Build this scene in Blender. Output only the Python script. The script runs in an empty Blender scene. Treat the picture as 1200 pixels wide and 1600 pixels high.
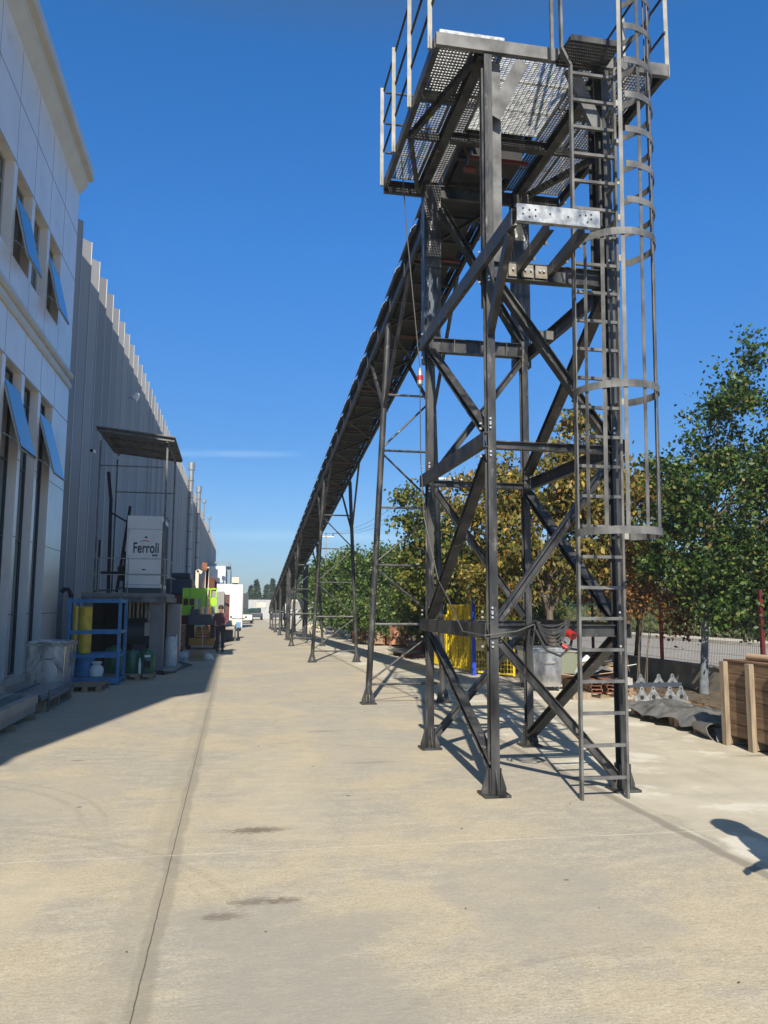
import bpy, math, random
import numpy as np
from mathutils import Vector, Matrix

# ------------------------------------------------------------------ camera, world, sun, exposure
scene = bpy.context.scene
COL = scene.collection
F_PX, H_CAM, HOR, VX, ROLL = 1240.0, 1.65, 948.0, 366.0, math.radians(0.3)
pitch = math.atan((HOR - 800) / F_PX)
yaw = math.atan((600 - VX) * math.cos(pitch) / F_PX)
fw = Vector((math.sin(yaw) * math.cos(pitch), math.cos(yaw) * math.cos(pitch), math.sin(pitch)))
r0 = Vector((math.cos(yaw), -math.sin(yaw), 0))
u0 = r0.cross(fw)
Rv = r0 * math.cos(ROLL) + u0 * math.sin(ROLL)
Uv = u0 * math.cos(ROLL) - r0 * math.sin(ROLL)
cd = bpy.data.cameras.new('camera')
cam = bpy.data.objects.new('camera', cd)
COL.objects.link(cam)
cd.sensor_fit = 'VERTICAL'
cd.sensor_height = 32.0
cd.lens = F_PX / 1600 * 32.0
cd.clip_start = 0.05
cd.clip_end = 3000
cam.matrix_world = Matrix(((Rv.x, Uv.x, -fw.x, 0), (Rv.y, Uv.y, -fw.y, 0), (Rv.z, Uv.z, -fw.z, H_CAM), (0, 0, 0, 1)))
scene.camera = cam

SUN_EL, SUN_AZ = math.radians(38.7), math.radians(12.6)
world = bpy.data.worlds.new('World')
scene.world = world
world.use_nodes = True
wn, wl = world.node_tree.nodes, world.node_tree.links
bg = wn['Background']
sky = wn.new('ShaderNodeTexSky')
sky.sky_type = 'NISHITA'
sky.sun_disc = False
sky.sun_elevation = SUN_EL
sky.sun_rotation = math.pi + SUN_AZ
sky.air_density = 1.0
sky.dust_density = 0.6
sky.ozone_density = 3.0
bg.inputs['Strength'].default_value = 0.14
# two faint contrails in the sky itself
tc = wn.new('ShaderNodeTexCoord')
def wmath(op, a, b=None, c=None):
    n = wn.new('ShaderNodeMath'); n.operation = op
    for i, v in enumerate((a, b, c)):
        if v is None: continue
        if isinstance(v, (int, float)): n.inputs[i].default_value = v
        else: wl.new(v, n.inputs[i])
    return n.outputs[0]
sx = wn.new('ShaderNodeSeparateXYZ'); wl.new(tc.outputs['Generated'], sx.inputs[0])
az = wmath('DIVIDE', sx.outputs[0], sx.outputs[1])
el = wmath('DIVIDE', sx.outputs[2], sx.outputs[1])
nz = wn.new('ShaderNodeTexNoise'); nz.inputs['Scale'].default_value = 9; nz.inputs['Detail'].default_value = 5
mp = wn.new('ShaderNodeMapping'); mp.inputs['Scale'].default_value = (1, 1, 9)
wl.new(tc.outputs['Generated'], mp.inputs[0]); wl.new(mp.outputs[0], nz.inputs['Vector'])
def streak(e0, slope, width, a0, a1, amp):
    line = wmath('ADD', wmath('MULTIPLY', az, slope), e0)
    d = wmath('ABSOLUTE', wmath('SUBTRACT', el, line))
    f = wmath('MAXIMUM', wmath('SUBTRACT', 1.0, wmath('DIVIDE', d, width)), 0.0)
    mid, half = (a0 + a1) / 2, (a1 - a0) / 2
    g = wmath('MAXIMUM', wmath('SUBTRACT', 1.0, wmath('POWER', wmath('DIVIDE', wmath('ABSOLUTE', wmath('SUBTRACT', az, mid)), half), 2.0)), 0.0)
    return wmath('MULTIPLY', wmath('MULTIPLY', wmath('MULTIPLY', f, g), nz.outputs[0]), amp)
s = wmath('ADD', streak(0.190, 0.03, 0.006, -0.16, 0.09, 0.36), streak(0.088, 0.0, 0.010, -0.1, 0.3, 0.28))
mx = wn.new('ShaderNodeMixRGB'); mx.inputs[2].default_value = (4.2, 5.6, 6.4, 1)
# deepen the blue as the phone's sensor renders a clear autumn sky (graded by elevation); unseen zenith warmed to tint the shade fill
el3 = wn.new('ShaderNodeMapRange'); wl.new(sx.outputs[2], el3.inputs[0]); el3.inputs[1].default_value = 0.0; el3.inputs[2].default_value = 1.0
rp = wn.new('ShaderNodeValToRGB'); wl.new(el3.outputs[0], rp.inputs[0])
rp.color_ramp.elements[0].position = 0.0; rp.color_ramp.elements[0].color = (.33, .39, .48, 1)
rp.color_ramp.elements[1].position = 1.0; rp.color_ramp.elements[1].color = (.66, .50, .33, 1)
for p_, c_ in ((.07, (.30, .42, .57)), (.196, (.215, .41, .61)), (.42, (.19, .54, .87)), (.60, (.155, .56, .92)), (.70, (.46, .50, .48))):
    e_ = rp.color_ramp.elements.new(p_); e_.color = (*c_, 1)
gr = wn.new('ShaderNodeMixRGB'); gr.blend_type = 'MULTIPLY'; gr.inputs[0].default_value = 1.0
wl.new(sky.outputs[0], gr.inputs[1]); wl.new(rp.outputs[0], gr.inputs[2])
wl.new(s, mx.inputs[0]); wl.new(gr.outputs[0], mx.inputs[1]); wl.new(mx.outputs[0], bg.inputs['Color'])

sd = bpy.data.lights.new('sun', 'SUN')
sd.energy = 4.9
sd.angle = math.radians(0.53)
sd.color = (1.0, 0.91, 0.76)
sun = bpy.data.objects.new('sun', sd)
COL.objects.link(sun)
to_sun = Vector((-math.sin(SUN_AZ) * math.cos(SUN_EL), -math.cos(SUN_AZ) * math.cos(SUN_EL), math.sin(SUN_EL)))
sun.rotation_euler = to_sun.to_track_quat('Z', 'Y').to_euler()
scene.view_settings.view_transform = 'Standard'
scene.view_settings.look = 'None'
scene.view_settings.exposure = 0.55
scene.view_settings.gamma = 1

rnd = random.Random(7)

# ------------------------------------------------------------------ materials
MATS = {}
def mat(name, c, c2=None, rough=0.6, metal=0.0, scale=4.0, detail=6, stretch=(1, 1, 1), bump=0.0, bscale=40.0, lo=0.35, hi=0.65,
        spec=0.5, rough2=None, spots=None, spot_scale=8.0, spot_lo=0.6, spot_hi=0.66, trans=0.0, island=None):
    if name in MATS: return MATS[name]
    m = bpy.data.materials.new(name); m.use_nodes = True
    n, l = m.node_tree.nodes, m.node_tree.links
    b = n['Principled BSDF']
    b.inputs['Roughness'].default_value = rough
    b.inputs['Metallic'].default_value = metal
    b.inputs['Specular IOR Level'].default_value = spec
    co = n.new('ShaderNodeTexCoord')
    mpn = n.new('ShaderNodeMapping'); mpn.inputs['Scale'].default_value = stretch
    l.new(co.outputs['Object'], mpn.inputs[0])
    col = None
    if island:
        g = n.new('ShaderNodeNewGeometry'); r = n.new('ShaderNodeValToRGB')
        l.new(g.outputs['Random Per Island'], r.inputs[0])
        els = r.color_ramp.elements
        for i, (p, cc) in enumerate(island):
            e = els[i] if i < 2 else els.new(p)
            e.position = p; e.color = (*cc, 1)
        col = r.outputs[0]
    elif c2 is not None:
        t = n.new('ShaderNodeTexNoise'); t.inputs['Scale'].default_value = scale; t.inputs['Detail'].default_value = detail
        l.new(mpn.outputs[0], t.inputs['Vector'])
        r = n.new('ShaderNodeValToRGB'); l.new(t.outputs[0], r.inputs[0])
        r.color_ramp.elements[0].position = lo; r.color_ramp.elements[1].position = hi
        r.color_ramp.elements[0].color = (*c, 1); r.color_ramp.elements[1].color = (*c2, 1)
        col = r.outputs[0]
        if rough2 is not None:
            mr = n.new('ShaderNodeMapRange'); l.new(t.outputs[0], mr.inputs[0])
            mr.inputs['From Min'].default_value = lo; mr.inputs['From Max'].default_value = hi
            mr.inputs['To Min'].default_value = rough; mr.inputs['To Max'].default_value = rough2
            l.new(mr.outputs[0], b.inputs['Roughness'])
    if spots is not None:
        t2 = n.new('ShaderNodeTexNoise'); t2.inputs['Scale'].default_value = spot_scale; t2.inputs['Detail'].default_value = 8
        t2.inputs['Roughness'].default_value = 0.65
        l.new(mpn.outputs[0], t2.inputs['Vector'])
        r2 = n.new('ShaderNodeValToRGB'); l.new(t2.outputs[0], r2.inputs[0])
        r2.color_ramp.elements[0].position = spot_lo; r2.color_ramp.elements[1].position = spot_hi
        mxx = n.new('ShaderNodeMixRGB'); l.new(r2.outputs[0], mxx.inputs[0])
        if col is not None: l.new(col, mxx.inputs[1])
        else: mxx.inputs[1].default_value = (*c, 1)
        mxx.inputs[2].default_value = (*spots, 1)
        col = mxx.outputs[0]
    if col is not None: l.new(col, b.inputs['Base Color'])
    else: b.inputs['Base Color'].default_value = (*c, 1)
    if bump > 0:
        t3 = n.new('ShaderNodeTexNoise'); t3.inputs['Scale'].default_value = bscale; t3.inputs['Detail'].default_value = 4
        l.new(mpn.outputs[0], t3.inputs['Vector'])
        bp = n.new('ShaderNodeBump'); bp.inputs['Strength'].default_value = bump; bp.inputs['Distance'].default_value = 0.02
        l.new(t3.outputs[0], bp.inputs['Height']); l.new(bp.outputs[0], b.inputs['Normal'])
    if trans > 0:
        tr = n.new('ShaderNodeBsdfTranslucent'); ms = n.new('ShaderNodeMixShader'); ms.inputs[0].default_value = trans
        if col is not None: l.new(col, tr.inputs[0])
        else: tr.inputs[0].default_value = (*c, 1)
        out = n['Material Output']
        l.new(b.outputs[0], ms.inputs[1]); l.new(tr.outputs[0], ms.inputs[2]); l.new(ms.outputs[0], out.inputs['Surface'])
    MATS[name] = m
    return m

M_STEEL = mat('black_steel', (0.012, 0.0125, 0.0135), (0.070, 0.071, 0.073), rough=0.34, rough2=0.60, metal=0.25, scale=5, stretch=(1, 1, 0.35), detail=9,
              spots=(0.17, 0.155, 0.14), spot_scale=11, spot_lo=0.58, spot_hi=0.70, bump=0.15, bscale=25)
M_CSTEEL = mat('conveyor_black_steel', (0.008, 0.0085, 0.009), (0.030, 0.030, 0.031), rough=0.4, rough2=.6, metal=0.2, scale=6, detail=6)
M_STEELR = mat('black_steel_scratched', (0.016, 0.017, 0.02), (0.07, 0.07, 0.072), rough=0.4, metal=0.2, scale=7, stretch=(2.2, 2.2, 0.5), detail=9,
               spots=(0.55, 0.54, 0.5), spot_scale=7, spot_lo=0.56, spot_hi=0.60, bump=0.15)
M_STEELG = mat('grey_bare_steel', (0.06, 0.061, 0.062), (0.16, 0.16, 0.158), rough=0.55, metal=0.1, scale=5, detail=8, spots=(0.20, 0.13, 0.08), spot_scale=6, spot_lo=0.66, spot_hi=0.74)
M_GALV = mat('galvanised_steel', (0.22, 0.23, 0.235), (0.42, 0.43, 0.43), rough=0.34, rough2=0.5, metal=0.55, scale=14, detail=3)
M_GALVW = mat('zinc_primed_steel', (0.24, 0.235, 0.21), (0.38, 0.365, 0.325), rough=0.6, metal=0.0, scale=6, spots=(0.3, 0.22, 0.14), spot_scale=9, spot_lo=0.68, spot_hi=0.76)
M_RUST = mat('rusty_steel', (0.13, 0.045, 0.022), (0.30, 0.13, 0.07), rough=0.85, scale=6, spots=(0.35, 0.28, 0.22), spot_scale=4, spot_lo=0.6, spot_hi=0.72, bump=0.3)
M_BELT = mat('rubber_belt', (0.010, 0.010, 0.011), (0.022, 0.022, 0.023), rough=0.7, scale=6)
M_RED = mat('red_paint', (0.34, 0.022, 0.016), rough=0.4)
M_DRED = mat('dark_red_paint_and_shade', (0.095, 0.012, 0.010), rough=0.5)
M_BOLT = mat('zinc_bolt', (0.7, 0.7, 0.68), rough=0.3, metal=0.7)
M_CABLE = mat('black_cable', (0.03, 0.03, 0.032), rough=0.55)
M_GCABLE = mat('grey_cable', (0.07, 0.07, 0.07), rough=0.5)
M_PANEL = mat('white_facade_panel', (0.76, 0.70, 0.63), (0.82, 0.76, 0.69), rough=0.25, scale=1.2, spots=(0.64, 0.59, 0.53), spot_scale=1.3, spot_lo=0.58, spot_hi=0.72, spec=0.6)
M_CREAM = mat('cream_facade_trim', (0.52, 0.49, 0.43), (0.58, 0.55, 0.48), rough=0.45, scale=2)
M_JOINT = mat('panel_joint', (0.06, 0.06, 0.06), rough=0.9)
M_GLASS = mat('dark_green_glass', (0.022, 0.05, 0.046), rough=0.04, spec=0.7)
M_GLASSB = mat('reflective_blue_glass', (0.085, 0.115, 0.13), rough=0.03, metal=0.85)
M_DARK = mat('painted_deep_shade', (0.02, 0.022, 0.022), rough=0.9)  # near-black colour for unlit rooms and the shade under the deck
M_FRAMEG = mat('grey_window_frame', (0.42, 0.40, 0.36), rough=0.5)
M_SHED = mat('grey_shed_cladding_and_shade', (0.24, 0.24, 0.24), (0.31, 0.31, 0.305), rough=0.45, scale=1.1, stretch=(1, 1, 0.12), spots=(0.21, 0.21, 0.21), spot_scale=2.5, spot_lo=0.6, spot_hi=0.8)
M_WHITE = mat('white_painted_sheet', (0.62, 0.63, 0.62), (0.70, 0.71, 0.70), rough=0.45, scale=2)
M_BLUEP = mat('blue_paint', (0.02, 0.13, 0.30), (0.035, 0.20, 0.42), rough=0.5, scale=6, spots=(0.30, 0.38, 0.45), spot_scale=9, spot_lo=0.62, spot_hi=0.7)
M_BLUEPOST = mat('bright_blue_paint', (0.02, 0.06, 0.55), rough=0.4)
M_YEL = mat('yellow_plastic', (0.50, 0.35, 0.025), (0.64, 0.47, 0.04), rough=0.45, scale=6)
M_YELM = mat('yellow_mesh_paint', (0.78, 0.60, 0.03), rough=0.4, trans=0.0)
M_LIME = mat('lime_green_paint', (0.30, 0.62, 0.02), (0.36, 0.70, 0.03), rough=0.4, scale=3)
M_ORANGE = mat('orange_yellow_paint', (0.50, 0.22, 0.02), (0.30, 0.13, 0.02), rough=0.5, scale=5)
M_CHAR = mat('charcoal_paint', (0.045, 0.055, 0.07), rough=0.5)
M_BLACK = mat('black_rubber', (0.015, 0.015, 0.015), rough=0.8)
M_GREEN = mat('dark_green_enamel', (0.01, 0.09, 0.05), (0.015, 0.12, 0.07), rough=0.35, scale=4)
M_CONC = mat('grey_concrete', (0.22, 0.22, 0.21), (0.33, 0.32, 0.30), rough=0.9, scale=3, bump=0.3)
M_WOOD = mat('pallet_wood', (0.20, 0.14, 0.09), (0.33, 0.24, 0.155), rough=0.8, scale=5, stretch=(1, 1, 6), bump=0.2)
M_WOODD = mat('crate_board_wood', (0.13, 0.078, 0.045), (0.26, 0.165, 0.098), rough=0.75, scale=3.5, stretch=(3, 0.7, 7), detail=9, spots=(0.10, 0.05, 0.025), spot_scale=5, spot_lo=0.62, spot_hi=0.72, bump=0.25)
M_WOODL = mat('crate_batten_wood', (0.20, 0.155, 0.11), (0.34, 0.27, 0.19), rough=0.7, scale=4, stretch=(6, 6, 0.6), bump=0.2)
M_TARP = mat('grey_tarpaulin', (0.09, 0.09, 0.088), (0.17, 0.17, 0.165), rough=0.3, scale=3, bump=0.6, bscale=9)
M_CLEAR = mat('cloudy_plastic_wrap', (0.45, 0.48, 0.5), (0.6, 0.62, 0.64), rough=0.3, scale=9, bump=0.8, bscale=14)
M_NAVY = mat('navy_tarpaulin', (0.012, 0.018, 0.04), (0.02, 0.03, 0.06), rough=0.5, scale=3, bump=0.5, bscale=6)
M_CARD = mat('brown_cardboard', (0.42, 0.30, 0.2), rough=0.8)
M_BARK = mat('tree_bark', (0.07, 0.055, 0.04), (0.14, 0.11, 0.085), rough=0.9, scale=9, stretch=(1, 1, 0.3), bump=0.5)
M_BARKW = mat('whitewashed_bark', (0.10, 0.115, 0.13), (0.18, 0.195, 0.21), rough=0.9, scale=9, bump=0.4)
M_STONE = mat('wall_render', (0.20, 0.19, 0.16), (0.33, 0.31, 0.26), rough=0.95, scale=2.5, bump=0.3)
M_ASPH = mat('road_asphalt', (0.27, 0.25, 0.225), (0.34, 0.315, 0.28), rough=0.9, scale=1.5)
M_PAVE = mat('pavement_concrete', (0.48, 0.44, 0.36), (0.56, 0.51, 0.42), rough=0.9, scale=1.5)
M_DIRT = mat('dirt', (0.05, 0.04, 0.028), (0.15, 0.115, 0.08), rough=1.0, scale=5, detail=10, bump=0.8, bscale=20)
M_SKIN = mat('skin', (0.42, 0.23, 0.15), rough=0.55)
M_HAIR = mat('dark_hair', (0.02, 0.015, 0.012), rough=0.6)
M_MAROON = mat('maroon_jacket', (0.13, 0.04, 0.06), rough=0.85)
M_TROUS = mat('dark_trousers', (0.02, 0.02, 0.028), rough=0.9)
M_BRICK = mat('red_brown_wall', (0.10, 0.035, 0.022), (0.17, 0.06, 0.035), rough=0.85, scale=6, stretch=(1, 1, 4))
M_OLIVE = mat('olive_box_paint', (0.20, 0.22, 0.16), rough=0.6)
M_CREAMP = mat('cream_paint', (0.62, 0.56, 0.44), rough=0.5)
M_COL = mat('painted_column', (0.12, 0.125, 0.13), (0.18, 0.18, 0.18), rough=.6, scale=2)

# ------------------------------------------------------------------ mesh helpers
OFF = {}
class MB:
    def __init__(s): s.v = []; s.f = []
    def add(s, vs, fs):
        k = len(s.v); s.v += [tuple(v) for v in vs]; s.f += [tuple(i + k for i in f) for f in fs]; return s
    def box(s, x0, x1, y0, y1, z0, z1):
        vs = [(x, y, z) for z in (z0, z1) for y in (y0, y1) for x in (x0, x1)]
        return s.add(vs, [(0, 2, 3, 1), (4, 5, 7, 6), (0, 1, 5, 4), (2, 6, 7, 3), (0, 4, 6, 2), (1, 3, 7, 5)])
    def obox(s, c, size, rz=0, rx=0, ry=0):
        R = Matrix.Rotation(rz, 3, 'Z') @ Matrix.Rotation(rx, 3, 'X') @ Matrix.Rotation(ry, 3, 'Y')
        vs = [Vector(c) + R @ Vector((a * size[0] / 2, b * size[1] / 2, d * size[2] / 2)) for d in (-1, 1) for b in (-1, 1) for a in (-1, 1)]
        return s.add(vs, [(0, 2, 3, 1), (4, 5, 7, 6), (0, 1, 5, 4), (2, 6, 7, 3), (0, 4, 6, 2), (1, 3, 7, 5)])
    def sweep(s, prof, p0, p1, side):
        p0, p1 = Vector(p0), Vector(p1); z = (p1 - p0).normalized(); sd_ = Vector(side)
        x = (sd_ - z * sd_.dot(z)).normalized(); y = z.cross(x); n = len(prof)
        vs = [p0 + x * a + y * b for a, b in prof] + [p1 + x * a + y * b for a, b in prof]
        fs = [(i, (i + 1) % n, (i + 1) % n + n, i + n) for i in range(n)]
        fs += [tuple(range(n))[::-1], tuple(range(n, 2 * n))]
        return s.add(vs, fs)
    def tube(s, p0, p1, r, n=10, r1=None):
        p0, p1 = Vector(p0), Vector(p1); z = (p1 - p0).normalized()
        x = z.orthogonal().normalized(); y = z.cross(x); r1 = r if r1 is None else r1
        cs = [(math.cos(2 * math.pi * i / n), math.sin(2 * math.pi * i / n)) for i in range(n)]
        vs = [p0 + (x * a + y * b) * r for a, b in cs] + [p1 + (x * a + y * b) * r1 for a, b in cs]
        fs = [(i, (i + 1) % n, (i + 1) % n + n, i + n) for i in range(n)] + [tuple(range(n))[::-1], tuple(range(n, 2 * n))]
        return s.add(vs, fs)
    def path(s, pts, r, n=8, closed=False):
        pts = [Vector(p) for p in pts]; N = len(pts); rings = []
        for i, p in enumerate(pts):
            a = pts[(i - 1) % N] if (i > 0 or closed) else p; b = pts[(i + 1) % N] if (i < N - 1 or closed) else p
            z = (b - a).normalized(); x = z.cross(Vector((0.13, 0.31, 0.94))).normalized(); y = z.cross(x)
            rr = r[i] if isinstance(r, (list, tuple)) else r
            rings.append([p + (x * math.cos(2 * math.pi * k / n) + y * math.sin(2 * math.pi * k / n)) * rr for k in range(n)])
        vs = [v for rg in rings for v in rg]; fs = []
        for i in range(N if closed else N - 1):
            for k in range(n): fs.append((i * n + k, i * n + (k + 1) % n, ((i + 1) % N) * n + (k + 1) % n, ((i + 1) % N) * n + k))
        if not closed: fs += [tuple(range(n))[::-1], tuple(range((N - 1) * n, N * n))]
        return s.add(vs, fs)
    def lathe(s, c, prof, n=20):
        vs = [(c[0] + r * math.cos(2 * math.pi * i / n), c[1] + r * math.sin(2 * math.pi * i / n), c[2] + z) for r, z in prof for i in range(n)]
        fs = [(j * n + i, j * n + (i + 1) % n, (j + 1) * n + (i + 1) % n, (j + 1) * n + i) for j in range(len(prof) - 1) for i in range(n)]
        fs += [tuple(range(n))[::-1], tuple(range((len(prof) - 1) * n, len(prof) * n))]
        return s.add(vs, fs)
    def strip(s, pts, w, t, up=(0, 0, 1)):      # flat bar along pts; w along up, t thickness sideways
        pts = [Vector(p) for p in pts]; N = len(pts); u = Vector(up); vs = []; fs = []
        for i, p in enumerate(pts):
            a = pts[max(i - 1, 0)]; b = pts[min(i + 1, N - 1)]
            sd_ = (b - a).normalized().cross(u).normalized()
            vs += [p + sd_ * t / 2 - u * w / 2, p - sd_ * t / 2 - u * w / 2, p - sd_ * t / 2 + u * w / 2, p + sd_ * t / 2 + u * w / 2]
        for i in range(N - 1):
            for k in range(4): fs.append((i * 4 + k, i * 4 + (k + 1) % 4, i * 4 + 4 + (k + 1) % 4, i * 4 + 4 + k))
        fs += [(3, 2, 1, 0), tuple(range(4 * N - 4, 4 * N))]
        return s.add(vs, fs)
    def build(s, name, material, parent=None, smooth=False, bevel=0):
        me = bpy.data.meshes.new(name)
        off = OFF[parent.name] if parent is not None else None
        vs = s.v if off is None else [(v[0] - off[0], v[1] - off[1], v[2] - off[2]) for v in s.v]
        me.from_pydata(vs, [], s.f); me.update()
        me.materials.append(material)
        o = bpy.data.objects.new(name, me); COL.objects.link(o)
        if parent is not None: o.parent = parent; OFF[o.name] = off
        else: OFF[o.name] = (0, 0, 0)
        if smooth:
            me.polygons.foreach_set('use_smooth', [True] * len(me.polygons))
            me.set_sharp_from_angle(angle=math.radians(40))
        if bevel:
            b = o.modifiers.new('bevel', 'BEVEL'); b.width = bevel; b.segments = 2; b.limit_method = 'ANGLE'
        return o
def B(*a): return MB().box(*a)
def tag(o, label, cat, group=None):
    o['label'] = label; o['category'] = cat
    if group: o['group'] = group
    return o
def thing(name, loc, label, cat, group=None):
    o = bpy.data.objects.new(name, None); COL.objects.link(o); o.location = loc; o.empty_display_size = 0.2
    OFF[o.name] = tuple(loc)
    return tag(o, label, cat, group)
def struct(name, mb, m, **k):
    o = mb.build(name, m, **k); o['kind'] = 'structure'; return o
def copy_thing(root, loc, label, group=None):
    r = root.copy(); COL.objects.link(r); r.location = loc; r['label'] = label
    if group: r['group'] = group
    for ch in list(root.children):
        c = ch.copy(); COL.objects.link(c); c.parent = r
        for g in ch.children:
            d = g.copy(); COL.objects.link(d); d.parent = c
    return r
def Hs(w, h, tf=0.010, tw=0.008):     # first axis = side (flange width), second = depth
    a, b, t = w / 2, h / 2, tw / 2
    return [(-a, -b), (a, -b), (a, -b + tf), (t, -b + tf), (t, b - tf), (a, b - tf), (a, b), (-a, b), (-a, b - tf), (-t, b - tf), (-t, -b + tf), (-a, -b + tf)]
def Us(w, h, t=0.009):                # web at side=-w/2, opening to +side; h = depth
    a, b = w / 2, h / 2
    return [(-a, -b), (a, -b), (a, -b + t), (-a + t, -b + t), (-a + t, b - t), (a, b - t), (a, b), (-a, b)]
def Ls(w, h, t=0.008):
    a, b = w / 2, h / 2
    return [(-a, -b), (a, -b), (a, -b + t), (-a + t, -b + t), (-a + t, b), (-a, b)]
def Rs(w, h):
    a, b = w / 2, h / 2; return [(-a, -b), (a, -b), (a, b), (-a, b)]

# ------------------------------------------------------------------ ground
def ground_material():
    m = bpy.data.materials.new('yard_concrete'); m.use_nodes = True
    n, l = m.node_tree.nodes, m.node_tree.links
    b = n['Principled BSDF']; b.inputs['Roughness'].default_value = 0.85; b.inputs['Specular IOR Level'].default_value = 0.3
    g = n.new('ShaderNodeNewGeometry'); sp = n.new('ShaderNodeSeparateXYZ'); l.new(g.outputs['Position'], sp.inputs[0])
    X, Y = sp.outputs[0], sp.outputs[1]
    def mth(op, *a):
        q = n.new('ShaderNodeMath'); q.operation = op
        for i, v in enumerate(a):
            if isinstance(v, (int, float)): q.inputs[i].default_value = v
            else: l.new(v, q.inputs[i])
        return q.outputs[0]
    def noise(sc, st=(1, 1, 1), det=5, rg=0.5):
        mpn = n.new('ShaderNodeMapping'); mpn.inputs['Scale'].default_value = st; l.new(g.outputs['Position'], mpn.inputs[0])
        t = n.new('ShaderNodeTexNoise'); t.inputs['Scale'].default_value = sc; t.inputs['Detail'].default_value = det; t.inputs['Roughness'].default_value = rg
        l.new(mpn.outputs[0], t.inputs[0]); return t.outputs[0]
    def rng(v, a, b2, c=0.0, d=1.0):
        q = n.new('ShaderNodeMapRange'); l.new(v, q.inputs[0]); q.inputs[1].default_value = a; q.inputs[2].default_value = b2
        q.inputs[3].default_value = c; q.inputs[4].default_value = d; return q.outputs[0]
    def mix(f, a, b2, mode='MIX'):
        q = n.new('ShaderNodeMixRGB'); q.blend_type = mode
        if isinstance(f, (int, float)): q.inputs[0].default_value = f
        else: l.new(f, q.inputs[0])
        for i, v in ((1, a), (2, b2)):
            if isinstance(v, tuple): q.inputs[i].default_value = (*v, 1)
            else: l.new(v, q.inputs[i])
        return q.outputs[0]
    big = noise(0.42, det=4); med = noise(1.7, det=6, rg=0.6); fine = noise(5, (0.7, 1.7, 1), det=8, rg=0.75); grit = noise(70, det=3, rg=0.8)
    brush = noise(22, (0.7, 2.6, 1), det=6, rg=0.8); dash = noise(38, (0.45, 2.2, 1), det=3, rg=0.7)
    col = mix(rng(big, 0.44, 0.56), (0.475, 0.412, 0.295), (0.375, 0.348, 0.292))
    col = mix(rng(med, 0.46, 0.62, 0, 0.75), col, (0.365, 0.34, 0.29))
    col = mix(rng(fine, 0.46, 0.62, 0, 0.55), col, (0.57, 0.505, 0.385))
    col = mix(rng(brush, 0.47, 0.68, 0, 0.55), col, (0.22, 0.20, 0.165))
    col = mix(rng(grit, 0.50, 0.62, 0, 0.6), col, (0.24, 0.22, 0.185))
    col = mix(mth('MULTIPLY', rng(dash, 0.58, 0.66), rng(noise(1.3, det=3), .45, .62, .05, .5)), col, (0.17, 0.155, 0.125))
    col = mix(rng(noise(55, (.6, 1.5, 1), 3), 0.58, 0.67, 0, 0.5), col, (0.62, 0.56, 0.44))
    # slab right of the right joint is paler
    wob = rng(noise(1.1), 0.3, 0.7, -0.12, 0.12)
    r_m = rng(mth('ADD', X, wob), 3.42, 3.5)
    pale = mix(rng(med, 0.4, 0.62), (0.50, 0.46, 0.37), (0.42, 0.385, 0.305))
    pale = mix(rng(noise(0.9, (1, 1, 1), 7, 0.65), 0.53, 0.60, 0, 0.8), pale, (0.63, 0.60, 0.52))
    pale = mix(rng(dash, .57, .68, 0, .35), pale, (.27, .25, .21)); pale = mix(rng(grit, .55, .68, 0, .4), pale, (.3, .28, .24))
    col = mix(r_m, col, pale)
    # greyer plates in front of the camera
    xw = mth('ADD', X, rng(noise(1.4, det=5), .3, .7, -.3, .3)); yw = mth('ADD', Y, rng(noise(1.9, det=5), .3, .7, -.25, .25))
    def patch(xa, xb, ya, yb, st, c_, sf=.12):
        f = mth('MULTIPLY', mth('MULTIPLY', rng(xw, xa - sf, xa + sf), rng(xw, xb + sf, xb - sf)), mth('MULTIPLY', rng(yw, ya - sf, ya + sf), rng(yw, yb + sf, yb - sf)))
        return mix(mth('MULTIPLY', f, mth('MULTIPLY', rng(brush, .3, .65, .5, 1), st)), col, c_)
    col = patch(-.25, .85, 1.0, 4.55, .8, (.315, .292, .25)); col = patch(1.2, 2.3, 3.9, 5.1, .6, (.32, .30, .26)); col = patch(-3.2, -.9, 6.6, 8.3, .45, (.33, .315, .285)); col = patch(-1.6, -.5, 1, 3.9, .4, (.33, .31, .26))
    col = patch(.9, 2.1, 8, 12, .4, (.34, .33, .30)); col = patch(.1, .8, 5.9, 9.6, .35, (.54, .475, .345)); col = patch(-2.6, -1.1, 4.2, 5.5, .35, (.54, .475, .345))
    def band(c, v, w0, w1):
        return rng(mth('ABSOLUTE', mth('SUBTRACT', v, c)), w1, w0)
    wx = mth('ADD', X, rng(noise(2.2, det=6), 0.3, 0.7, -0.018, 0.018))
    wxs = mth('ADD', X, rng(noise(9, det=4), 0.3, 0.7, -0.002, 0.002))
    # repaired strip and crack along the left joint
    near = rng(Y, 24.0, 8.0, 0.45, 1.0)
    m1 = mth('MULTIPLY', mth('MULTIPLY', band(-0.350, wx, 0.038, 0.062), rng(med, 0.25, 0.5, 0.6, 0.95)), near)
    col = mix(mth('MULTIPLY', m1, .5), col, (0.20, 0.185, 0.15))
    col = mix(mth('MULTIPLY', band(-0.42, wx, 0.08, 0.16), 0.35), col, (0.30, 0.27, 0.21))
    col = mix(mth('MULTIPLY', band(-0.36, wxs, 0.001, 0.0048), mth('MULTIPLY', near, .8)), col, (0.035, 0.03, 0.022))
    # right joint
    col = mix(mth('MULTIPLY', band(3.31, wx, 0.03, 0.06), 0.75), col, (0.22, 0.20, 0.165))
    col = mix(mth('MULTIPLY', band(3.39, wxs, 0.008, 0.02), mth('MULTIPLY', rng(med, .45, .6), .5)), col, (0.62, 0.59, 0.5))
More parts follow.
